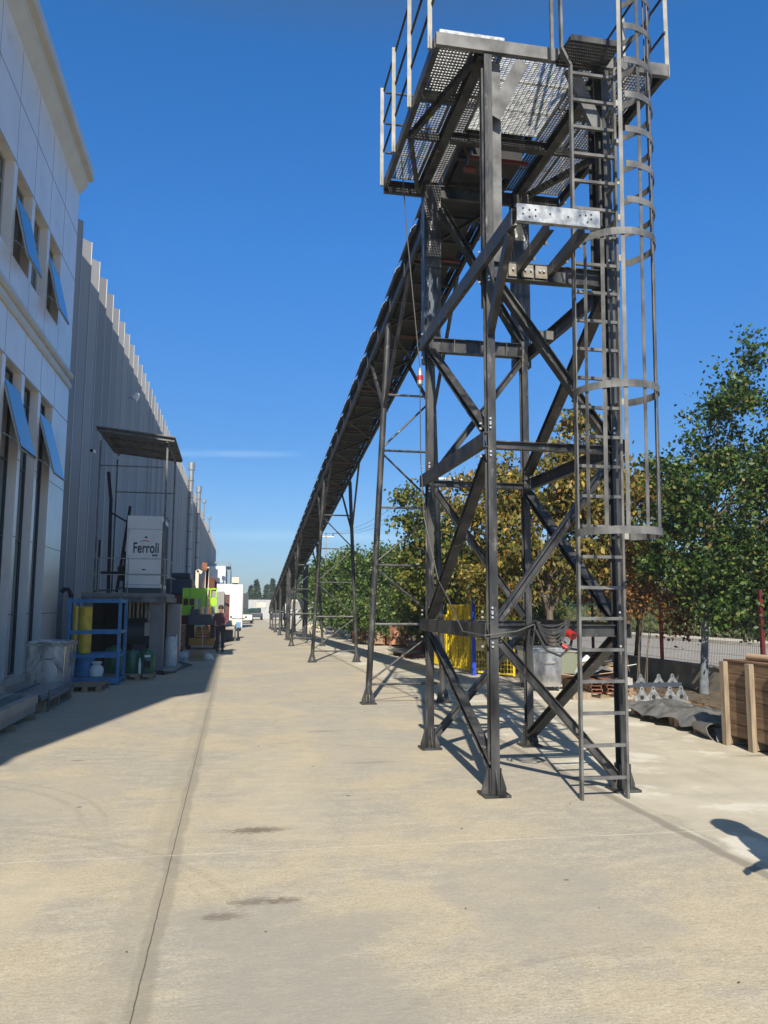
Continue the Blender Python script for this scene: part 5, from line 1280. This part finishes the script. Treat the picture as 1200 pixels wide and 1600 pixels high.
# rusty bins in the middle distance
def scrap_box(x0, x1, y0, y1, h, label, m=M_RUST):
    t = thing('scrap_skip', ((x0 + x1) / 2, (y0 + y1) / 2, 0), label, 'skip', 'rusty scrap boxes by the trees')
    v = MB(); wl_ = .04
    v.box(x0, x1, y0, y0 + wl_, .08, h); v.box(x0, x1, y1 - wl_, y1, .08, h); v.box(x0, x0 + wl_, y0 + wl_, y1 - wl_, .08, h); v.box(x1 - wl_, x1, y0 + wl_, y1 - wl_, .08, h); v.box(x0 + wl_, x1 - wl_, y0 + wl_, y1 - wl_, .08, .12)
    v.build('box', m, t)
    for x in (x0, x1 - .07):
        for y in (y0, y1 - .07): MB().box(x - .01, x + .08, y - .01, y + .08, 0, h + .05).build('corner_post', M_RUST, t)
    for i in range(6): MB().obox((rnd.uniform(x0 + .15, x1 - .15), rnd.uniform(y0 + .15, y1 - .15), h + rnd.uniform(-.05, .08)), (.3, .22, .12), rnd.random() * 3, rnd.random(), 0).build('scrap', rnd.choice([M_RUST, M_STEELG, M_GALVW]), t)
    return t
scrap_box(6.45, 7.25, 33, 34.3, .82, 'tall rusty scrap box with pale flaking front, between trestle and tower', mat('flaking_rust', (.42, .22, .13), (.12, .05, .03), rough=.8, scale=2.2, lo=.45, hi=.55))
scrap_box(5.85, 6.35, 33.6, 34.8, .62, 'lower grey brown scrap box left of the tall flaking one', M_WOOD)
scrap_box(5.35, 5.8, 35.2, 36.2, .55, 'small red brown scrap box standing farthest left by the hedge')
scrap_box(6.5, 7.0, 27.4, 28.2, .8, 'dark rusty frame box just behind the tower post', M_RUST)
ch = thing('pipe_bundle', (5.8, 25.7, 0), 'bundle of grey steel strips on bearers near the yellow mesh panels', 'steel stack')
for i in range(7): MB().sweep(Us(.05, .10, .006), (5.55 + .09 * i, 25.3 + .05 * i, .16 + .03 * (i % 2)), (5.35 + .09 * i, 27.4, .16 + .03 * (i % 2)), (0, 0, -1)).build('strip', M_GALV, ch)
for y in (25.6, 26.9): MB().box(5.4, 6.25, y, y + .1, 0, .12).build('bearer', M_RUST, ch)
for i, (x, y, r) in enumerate(((4.9, 47, .5), (5.7, 44, .38), (5.2, 52, .6))):
    v = MB().lathe((x, y, 0), ((r, .02), (r * 1.05, r * .5), (r * .8, r * .95), (r * .3, r * 1.2)), 9); o = v.build('boulder', mat('pale_boulder', (.40, .37, .30), (.52, .48, .40), rough=.95, scale=2, bump=.5)); o['label'] = ('pale boulder at the hedge foot, largest and farthest', 'pale boulder at the hedge foot, in the middle', 'x')[0 if i == 2 else 1] if i != 1 else 'smallest pale boulder, nearest the rusty boxes'; o['category'] = 'boulder'; o['group'] = 'pale boulders by the hedge'

# ------------------------------------------------------------------ cables on the tower
cb = MB()
cb.path([(1.86, 8.9, 7.1), (1.95, 9.0, 6.2), (2.05, 9.05, 5.3), (2.14, 9.1, 4.50)], .007)
pc = cb.build('hanging_cable', M_GCABLE); tag(pc, 'thin grey cable hanging from the platform down to a pendant plug', 'cable')
pd = thing('pendant_plug', (2.14, 9.1, 4.2), 'grey and red pendant plug hanging in front of the tower post', 'plug')
MB().lathe((2.14, 9.1, 4.30), ((.02, 0), (.036, .02), (.036, .07)), 12).build('socket', M_GALV, pd); MB().lathe((2.14, 9.1, 4.37), ((.039, 0), (.039, .055)), 12).build('red_ring', M_RED, pd)
MB().lathe((2.14, 9.1, 4.425), ((.034, 0), (.032, .05), (.01, .1)), 12).build('gland', M_GALV, pd)
o = MB().path([(2.14, 9.1, 4.30), (2.16, 9.15, 3.4), (2.19, 9.1, 2.7), (2.27, 8.75, 1.95), (2.2, 8.1, 1.75), (2.16, 7.4, 1.42), (2.2, 6.85, 1.40), (2.5, 6.83, 1.44), (2.72, 6.84, 1.52)], .0065).build('lower_cable', M_GCABLE); tag(o, 'thin grey cable running from the pendant plug to the coiled cable', 'cable')
cl = MB(); q = random.Random(11)
for k in range(6):
    sag = .05 + .035 * k; x1_ = 2.97 + q.uniform(-.02, .02)
    pts = []
    for i in range(19):
        t_ = i / 18; pts.append((lerp(2.66, x1_, t_), 6.83 - .012 * k, 1.53 - .1 * t_ * 0 - sag * math.sin(math.pi * min(t_ * 1.0, 1)) ** .8 + (0.0 if t_ < .95 else .02)))
    cl.path(pts, .008)
cl.path([(2.66, 6.83, 1.53), (2.63, 6.86, 1.50), (2.62, 6.9, 1.30), (2.64, 6.85, 1.28), (2.66, 6.82, 1.45), (2.67, 6.83, 1.53)], .010)
cl.path([(2.66, 6.80, 1.45), (2.75, 6.78, 1.27), (2.88, 6.78, 1.22), (2.98, 6.78, 1.30), (3.0, 6.78, 1.40)], .012)
o = cl.build('coiled_cable', M_CABLE); tag(o, 'black cable coiled in loops over the lower front beam of the tower', 'cable')
pg = thing('red_industrial_plug', (2.98, 6.74, 1.39), 'red round industrial plug hanging beside the ladder rail', 'plug')
MB().tube((2.96, 6.80, 1.43), (2.975, 6.70, 1.40), .036, 16).build('shell', M_RED, pg, smooth=True); MB().tube((2.975, 6.70, 1.40), (2.976, 6.695, 1.398), .026, 14).build('face', M_BLACK, pg)
for a in range(5): MB().tube((2.975 + .016 * math.cos(a * 1.256), 6.695, 1.398 + .016 * math.sin(a * 1.256)), (2.976 + .016 * math.cos(a * 1.256), 6.69, 1.398 + .016 * math.sin(a * 1.256)), .005, 6).build('pin', M_RED, pg)
MB().tube((2.90, 6.78, 1.32), (2.94, 6.76, 1.29), .02, 10).build('cap', M_RED, pg)
cv_ = MB().path([(3.72, 6.46, 8.3), (3.73, 6.46, 6), (3.71, 6.42, 4), (3.70, 6.42, 2.3)], .006, 6); o = cv_.build('fall_arrest_cable', M_CABLE); tag(o, 'thin black wire running down the right side of the ladder cage', 'cable')

# ------------------------------------------------------------------ trees
def leaf_mesh(name, C, S, size, material, parent, off, seed, droop=.3, asp=.42):
    g = np.random.default_rng(seed); n = len(C)
    u = g.normal(size=(n, 3)); u[:, 2] -= droop; u /= np.linalg.norm(u, axis=1)[:, None]
    w_ = g.normal(size=(n, 3)); w_ -= (w_ * u).sum(1)[:, None] * u; w_ /= np.linalg.norm(w_, axis=1)[:, None]
    nn = np.cross(u, w_); L = (size * g.uniform(.65, 1.3, n))[:, None]
    base = C - off; a = base; tip = base + u * L + nn * L * .06; mid = base + u * L * .5
    l_ = mid + w_ * L * asp + nn * L * .10; r_ = mid - w_ * L * asp + nn * L * .10
    V = np.stack([a, l_, tip, r_], 1).reshape(-1, 3)
    me_ = bpy.data.meshes.new(name); me_.vertices.add(4 * n); me_.vertices.foreach_set('co', V.ravel())
    idx = np.arange(n)[:, None] * 4 + np.array([[0, 1, 2, 0, 2, 3]]); me_.loops.add(6 * n); me_.loops.foreach_set('vertex_index', idx.ravel())
    me_.polygons.add(2 * n); me_.polygons.foreach_set('loop_start', np.arange(0, 6 * n, 3)); me_.polygons.foreach_set('loop_total', np.full(2 * n, 3)); me_.update(); me_.validate()
    me_.materials.append(material); o = bpy.data.objects.new(name, me_); COL.objects.link(o); o.parent = parent; return o
PAL = dict(
    green=[(0, (.014, .030, .009)), (.3, (.026, .056, .013)), (.65, (.05, .095, .02)), (.9, (.115, .17, .03)), (1, (.20, .16, .05))],
    dgreen=[(0, (.018, .040, .014)), (.4, (.032, .075, .018)), (.8, (.055, .12, .026)), (1, (.10, .16, .04))],
    yellow=[(0, (.05, .06, .018)), (.25, (.12, .12, .028)), (.5, (.26, .175, .04)), (.7, (.085, .11, .025)), (.9, (.44, .33, .08)), (1, (.26, .11, .03))],
    orange=[(0, (.10, .10, .025)), (.35, (.22, .14, .03)), (.65, (.28, .11, .03)), (.85, (.10, .12, .03)), (1, (.20, .07, .03))],
    ygreen=[(0, (.05, .08, .02)), (.4, (.09, .13, .025)), (.75, (.17, .17, .035)), (1, (.25, .20, .05))],
    rusty=[(0, (.07, .035, .015)), (.5, (.19, .085, .03)), (1, (.32, .17, .05))],
    conifer=[(0, (.03, .055, .035)), (.6, (.05, .09, .045)), (1, (.08, .12, .06))])
PAL['hedge'] = [(0, (.03, .06, .014)), (.35, (.06, .115, .025)), (.75, (.105, .17, .04)), (1, (.19, .21, .06))]
LM = {k: mat('leaf_' + k, (0.1, .1, .1), rough=.42, island=v, trans=.25, spec=.22) for k, v in PAL.items()}
def tree(name, base, th, blobs, ncl, per, size, pal, label, group=None, seed=1, tr=.07, bark=M_BARK, spread=.32, trunk_top=None, cat='tree', droop=.35, branch_n=18, asp=.42):
    """blobs: list of (cx, cy, cz, rx, ry, rz) making the uneven crown"""
    g = np.random.default_rng(seed); t = thing(name, (base[0], base[1], 0), label, cat, group); off = np.array([base[0], base[1], 0.0])
    cl = []; vol = np.array([b[3] * b[4] * b[5] for b in blobs]); vol = vol ** .62; pk = g.choice(len(blobs), ncl, p=vol / vol.sum())
    for b in pk:
        d = g.normal(size=3); d /= np.linalg.norm(d); r = g.uniform(.25, 1.0) ** .45; bb_ = blobs[b]
        cl.append((bb_[0] + d[0] * r * bb_[3], bb_[1] + d[1] * r * bb_[4], bb_[2] + d[2] * r * bb_[5]))
    cl = np.array(cl); cl = cl[cl[:, 2] > .25]
    sz = g.uniform(.55, 1.25, len(cl)) * spread
    C = np.concatenate([c + g.normal(size=(per, 3)) * s0 * np.array([1, 1, .7]) * .62 for c, s0 in zip(cl, sz)])
    leaf_mesh('crown', C, None, size, LM[pal], t, off, seed + 5, droop, asp)
    top = trunk_top or (blobs[0][0], blobs[0][1], blobs[0][2])
    m = MB(); P0 = Vector((base[0], base[1], 0)); P1 = Vector((lerp(base[0], top[0], .35), lerp(base[1], top[1], .35), th)); P2 = Vector(top)
    m.path([P0, P0.lerp(P1, .5) + Vector((.02, .03, 0)), P1], [tr * 1.25, tr, tr * .85], 10); m.build('trunk', bark, t, smooth=True)
    br = MB(); br.path([P1, P1.lerp(P2, .5) + Vector((.08, -.05, 0)), P2], [tr * .84, tr * .55, tr * .2], 8)
    order = g.permutation(len(cl))[:branch_n]
    for i in order:
        e = Vector(cl[i]); s0 = P1.lerp(P2, float(g.uniform(0, .75))); mid_ = s0.lerp(e, .5) + Vector((0, 0, .12 + .1 * float(g.random())))
        br.path([s0, mid_, e], [tr * .38, tr * .24, tr * .08], 6)
    br.build('branch', M_BARK, t, smooth=True)
    return t
# large green tree at the right with whitewashed trunk
tree('leafy_tree', (9.02, 14.3), 1.45, [(9.9, 14.2, 2.25, 1.35, 1.2, .95), (10.3, 14.0, 1.7, 1.2, 1.0, .5), (10.4, 14.2, 2.2, 1.2, 1.2, .95), (10.2, 14.6, 3.3, 2.3, 2.0, 1.7), (10.6, 14.5, 5.2, 1.35, 1.5, 1.35), (11.4, 14.2, 3.4, 1.5, 1.6, 2.2), (8.9, 14.5, 2.9, 1.1, 1.3, .95), (10.75, 14.5, 6.9, .22, .25, .75), (10.0, 14.4, 6.3, .18, .2, .4), (8.35, 14.3, 4.6, .35, .35, .2), (9.1, 14.4, 5.25, .3, .35, .3), (9.2, 14.4, 4.45, .75, .9, .35), (8.6, 14.3, 4.0, .5, .6, .35), (9.9, 14.3, 5.8, .4, .5, .35), (11.6, 14.3, 6.1, .4, .5, .8), (9.4, 13.6, 1.75, 1.0, .7, .4)],
     640, 62, .098, 'green', 'big dark green tree with whitewashed trunk behind the plank crate', seed=21, tr=.075, bark=M_BARKW, spread=.27, trunk_top=(9.35, 14.4, 4.2), branch_n=30, asp=.34)
# autumn walnut behind the tower
tree('autumn_tree', (7.3, 17.4), 1.3, [(6.9, 17.4, 3.3, 1.9, 1.5, 1.5), (7.3, 17.4, 4.6, 1.5, 1.3, .95), (5.7, 17.5, 4.2, .8, 1.0, 1.0), (8.4, 17.4, 3.7, 1.1, 1.2, 1.5), (8.6, 17.3, 5.3, .55, .7, .7), (6.1, 17.3, 2.4, 1.3, 1.0, .75), (8.0, 17.4, 5.9, .45, .5, .4)],
     330, 72, .125, 'yellow', 'golden yellow walnut tree directly behind the braced tower', 'autumn trees along the wall', seed=31, tr=.10, spread=.29, droop=1.1, branch_n=20, asp=.30)
tree('autumn_tree', (9.9, 18.6), 1.2, [(10.0, 18.2, 3.6, 1.3, 1.3, 1.3), (10.3, 18.2, 4.6, .9, .9, .5), (9.3, 18.2, 2.5, 1.2, 1.0, .8)], 140, 56, .11, 'orange', 'orange brown tree between the walnut and the big green tree', 'autumn trees along the wall', seed=41, tr=.08, spread=.3, droop=.6)
tree('leafy_tree', (5.9, 22.9), 1.1, [(5.6, 22.8, 3.0, 1.1, 1.2, 1.3), (5.9, 22.8, 4.3, .75, .9, .65), (4.95, 22.7, 4.9, .38, .4, .25), (4.95, 22.7, 4.05, .4, .4, .35), (6.6, 22.8, 3.2, 1.0, 1.2, 1.6)], 130, 50, .13, 'ygreen', 'yellow green tree behind the rear tower post', 'trees along the yard edge', seed=51, tr=.08, spread=.34)
for i, (bx, by, hgt, wd, pal, lb) in enumerate(((6.9, 27.0, 3.9, 1.5, 'hedge', 'dark green tree behind the yellow mesh panels'), (7.4, 29.5, 3.6, 1.5, 'ygreen', 'yellowing bushy tree above the tall flaking scrap box'), (6.2, 34.5, 4.4, 1.7, 'hedge', 'bright green bushy tree between the first two trestles'),
                                               (6.0, 40.5, 4.5, 1.7, 'hedge', 'rounded green tree seen through the second trestle'), (5.9, 47.5, 4.6, 1.8, 'hedge', 'green tree right of the third trestle'), (5.8, 55, 4.7, 1.9, 'hedge', 'farthest green tree of the row beside the conveyor tail'),
                                               (8.8, 24, 4.0, 1.6, 'ygreen', 'green yellow tree filling the gap behind the autumn walnut'), (8.6, 33, 4.6, 2.0, 'dgreen', 'dark tree in the second row behind the bright green one'), (9, 42, 5.2, 2.2, 'dgreen', 'dark tree in the second row behind the rounded green one'))):
    q = random.Random(60 + i)
    bl = [(bx, by, hgt * .5, wd, wd, hgt * .42), (bx - wd * .4, by, hgt * .75, wd * .55, wd * .6, hgt * .22), (bx + wd * .45, by, hgt * .72, wd * .55, wd * .6, hgt * .25), (bx + q.uniform(-.4, .4), by, hgt * .92, wd * .25, wd * .3, hgt * .12), (bx, by - wd * .5, hgt * .3, wd * .8, wd * .5, hgt * .22)]
    tree('bushy_tree', (bx, by), .7, bl, 170, 52 if by < 40 else 38, .125 if by < 40 else .16, pal, lb, 'bushy trees along the yard edge', seed=70 + i, tr=.08, spread=.33, branch_n=8)
# thin-stemmed rusty shrub at the wall
t = tree('rusty_shrub', (8.15, 15.3), .9, [(8.3, 15.2, 1.95, .8, .5, .45), (8.95, 15.1, 1.65, .4, .3, .5), (7.7, 15.2, 1.5, .2, .25, .4), (9.05, 15.2, 1.25, .25, .25, .3)], 90, 17, .085, 'rusty', 'rusty leaved shrub with thin bare stems before the low wall', seed=91, tr=.012, spread=.22, cat='shrub', branch_n=8)
ms = MB()
for dx, tx in ((-.12, -.35), (.06, .02), (.16, .30), (.22, .12)):
    ms.path([(8.15 + dx, 15.3, 0), (8.15 + dx + tx * .3, 15.28, .8), (8.15 + dx + tx, 15.25, 1.7)], [.014, .011, .005], 6)
ms.build('stem', M_BARK, t)
# grass and shrubs on the bank
g = np.random.default_rng(5); n = 26000
C = np.stack([g.uniform(25.3, 30, n), g.uniform(8, 75, n), np.zeros(n)], 1); C[:, 2] = np.clip((C[:, 0] - 25.2) * .38, 0, 1.25) + g.uniform(0, .25, n)
gt = leaf_mesh('bank_grass', C, None, .5, mat('bank_grass_blades', (.1, .1, .1), rough=.7, island=[(0, (.06, .09, .02)), (.5, (.12, .15, .04)), (1, (.24, .24, .10))], trans=.2), None, np.zeros(3), 8, droop=-1.6, asp=.10)
gt['kind'] = 'stuff'
for i in range(9):
    bx, by = 31 + rnd.uniform(-1, 1), 24 + i * 5.5
    bl = [(bx, by, 3.0, 2.6, 2.8, 2.4), (bx, by + 1, 4.8, 1.6, 1.8, 1.2), (bx - 1.4, by, 2.0, 1.4, 2.0, 1.4)]
    tree('roadside_tree', (bx, by), 1.5, bl, 90, 40, .26, 'dgreen' if i % 2 else 'ygreen', 'dark bushy tree across the road, number %s from the near end' % ('one two three four five six seven eight nine'.split()[i]), 'trees across the road', seed=120 + i, tr=.15, spread=.6, branch_n=4)
# conifers beyond the white fence
for i in range(20):
    g = np.random.default_rng(200 + i); x, y = 1.2 + i * 1.5 + g.uniform(-.4, .4), 150 + g.uniform(-6, 6); hh = lerp(4.2, 10.5, (i / 19) ** .8) + g.uniform(-.9, .9)
    t = thing('conifer', (x, y, 0), 'pale blue green conifer beyond the white fence, %s from the left' % 'first second third fourth fifth sixth seventh eighth ninth tenth eleventh twelfth thirteenth fourteenth fifteenth sixteenth seventeenth eighteenth nineteenth twentieth'.split()[i], 'conifer', 'conifers beyond the far fence')
    m_ = 1500; zz = g.uniform(0, 1, m_) ** 1.3; rr = (1 - zz) * 1.7 * np.sqrt(g.uniform(.2, 1, m_)); aa = g.uniform(0, 6.283, m_)
    C = np.stack([x + rr * np.cos(aa), y + rr * np.sin(aa), .4 + zz * hh], 1)
    leaf_mesh('crown', C, None, .55, LM['conifer'], t, np.array([x, y, 0]), 300 + i, droop=-.2, asp=.3)
    MB().tube((x, y, 0), (x, y, hh * .9), .12, 8, .03).build('trunk', M_BARK, t)
# fallen leaves along the verge
g = np.random.default_rng(77); n = 2600
C = np.stack([7.2 + np.abs(g.normal(0, .9, n)), g.uniform(9, 34, n), np.full(n, .012)], 1); C[:, 0] = np.clip(C[:, 0], 6.3, 9.35)
fl = leaf_mesh('fallen_leaves', C, None, .07, LM['rusty'], None, np.zeros(3), 9, droop=0)
me = fl.data; co = np.empty(len(me.vertices) * 3); me.vertices.foreach_get('co', co); co = co.reshape(-1, 3); co[:, 2] = .008 + np.abs(co[:, 2] - .012) * .35; me.vertices.foreach_set('co', co.ravel()); me.update()
fl['kind'] = 'stuff'

g = np.random.default_rng(99); n = 46
C = np.stack([g.uniform(-3, 5.5, n), 2.6 + 14 * g.uniform(0, 1, n) ** 1.6, np.full(n, .012)], 1)
yl = leaf_mesh('yard_litter', C, None, .018, LM['rusty'], None, np.zeros(3), 19, droop=0)
me = yl.data; co = np.empty(len(me.vertices) * 3); me.vertices.foreach_get('co', co); co = co.reshape(-1, 3); co[:, 2] = .004 + np.abs(co[:, 2] - .012) * .4; me.vertices.foreach_set('co', co.ravel()); me.update()
yl['kind'] = 'stuff'

# utility poles with wires
def pole(x, y, h, label):
    t = thing('utility_pole', (x, y, 0), label, 'utility pole', 'utility poles')
    MB().tube((x, y, 0), (x, y, h), .14, 10, .09).build('pole', M_CONC, t); MB().box(x - .9, x + .9, y - .05, y + .05, h - .25, h - .15).build('crossarm', M_WHITE, t)
    for dx in (-.8, 0, .8): MB().lathe((x + dx, y, h - .15), ((.05, 0), (.09, .08), (.05, .2), (.08, .26), (.02, .34)), 8).build('insulator', M_CHAR, t)
pole(12.4, 45, 9.4, 'pale utility pole with white crossarm behind the tower'); pole(9.9, 88, 9.6, 'distant utility pole seen above the trees between trestles')
wr = MB()
for dx in (-.8, 0, .8):
    a, b_ = Vector((12.4 + dx, 45, 9.5)), Vector((9.9 + dx, 88, 9.8)); pts = []
    for i in range(13):
        t_ = i / 12; p = a.lerp(b_, t_); p.z -= 1.2 * 4 * t_ * (1 - t_); pts.append(p)
    wr.path(pts, .012, 5)
o = wr.build('overhead_wires', M_CABLE); tag(o, 'thin overhead wires strung between the two utility poles', 'wire')
print('objects', len(bpy.data.objects))

# ------------------------------------------------------------------ light autumn haze
hm = bpy.data.materials.new('haze_air'); hm.use_nodes = True
hm.node_tree.nodes.remove(hm.node_tree.nodes['Principled BSDF'])
hv = hm.node_tree.nodes.new('ShaderNodeVolumePrincipled'); hv.inputs['Color'].default_value = (.74, .87, 1.0, 1); hv.inputs['Density'].default_value = 0.001; hv.inputs['Anisotropy'].default_value = 0.1
hm.node_tree.links.new(hv.outputs[0], hm.node_tree.nodes['Material Output'].inputs['Volume'])
hz = MB().box(-90, 110, -60, 420, -1.0, 20).build('haze', hm); hz['kind'] = 'stuff'
scene.cycles.volume_max_steps = 64
scene.cycles.volume_step_rate = 5
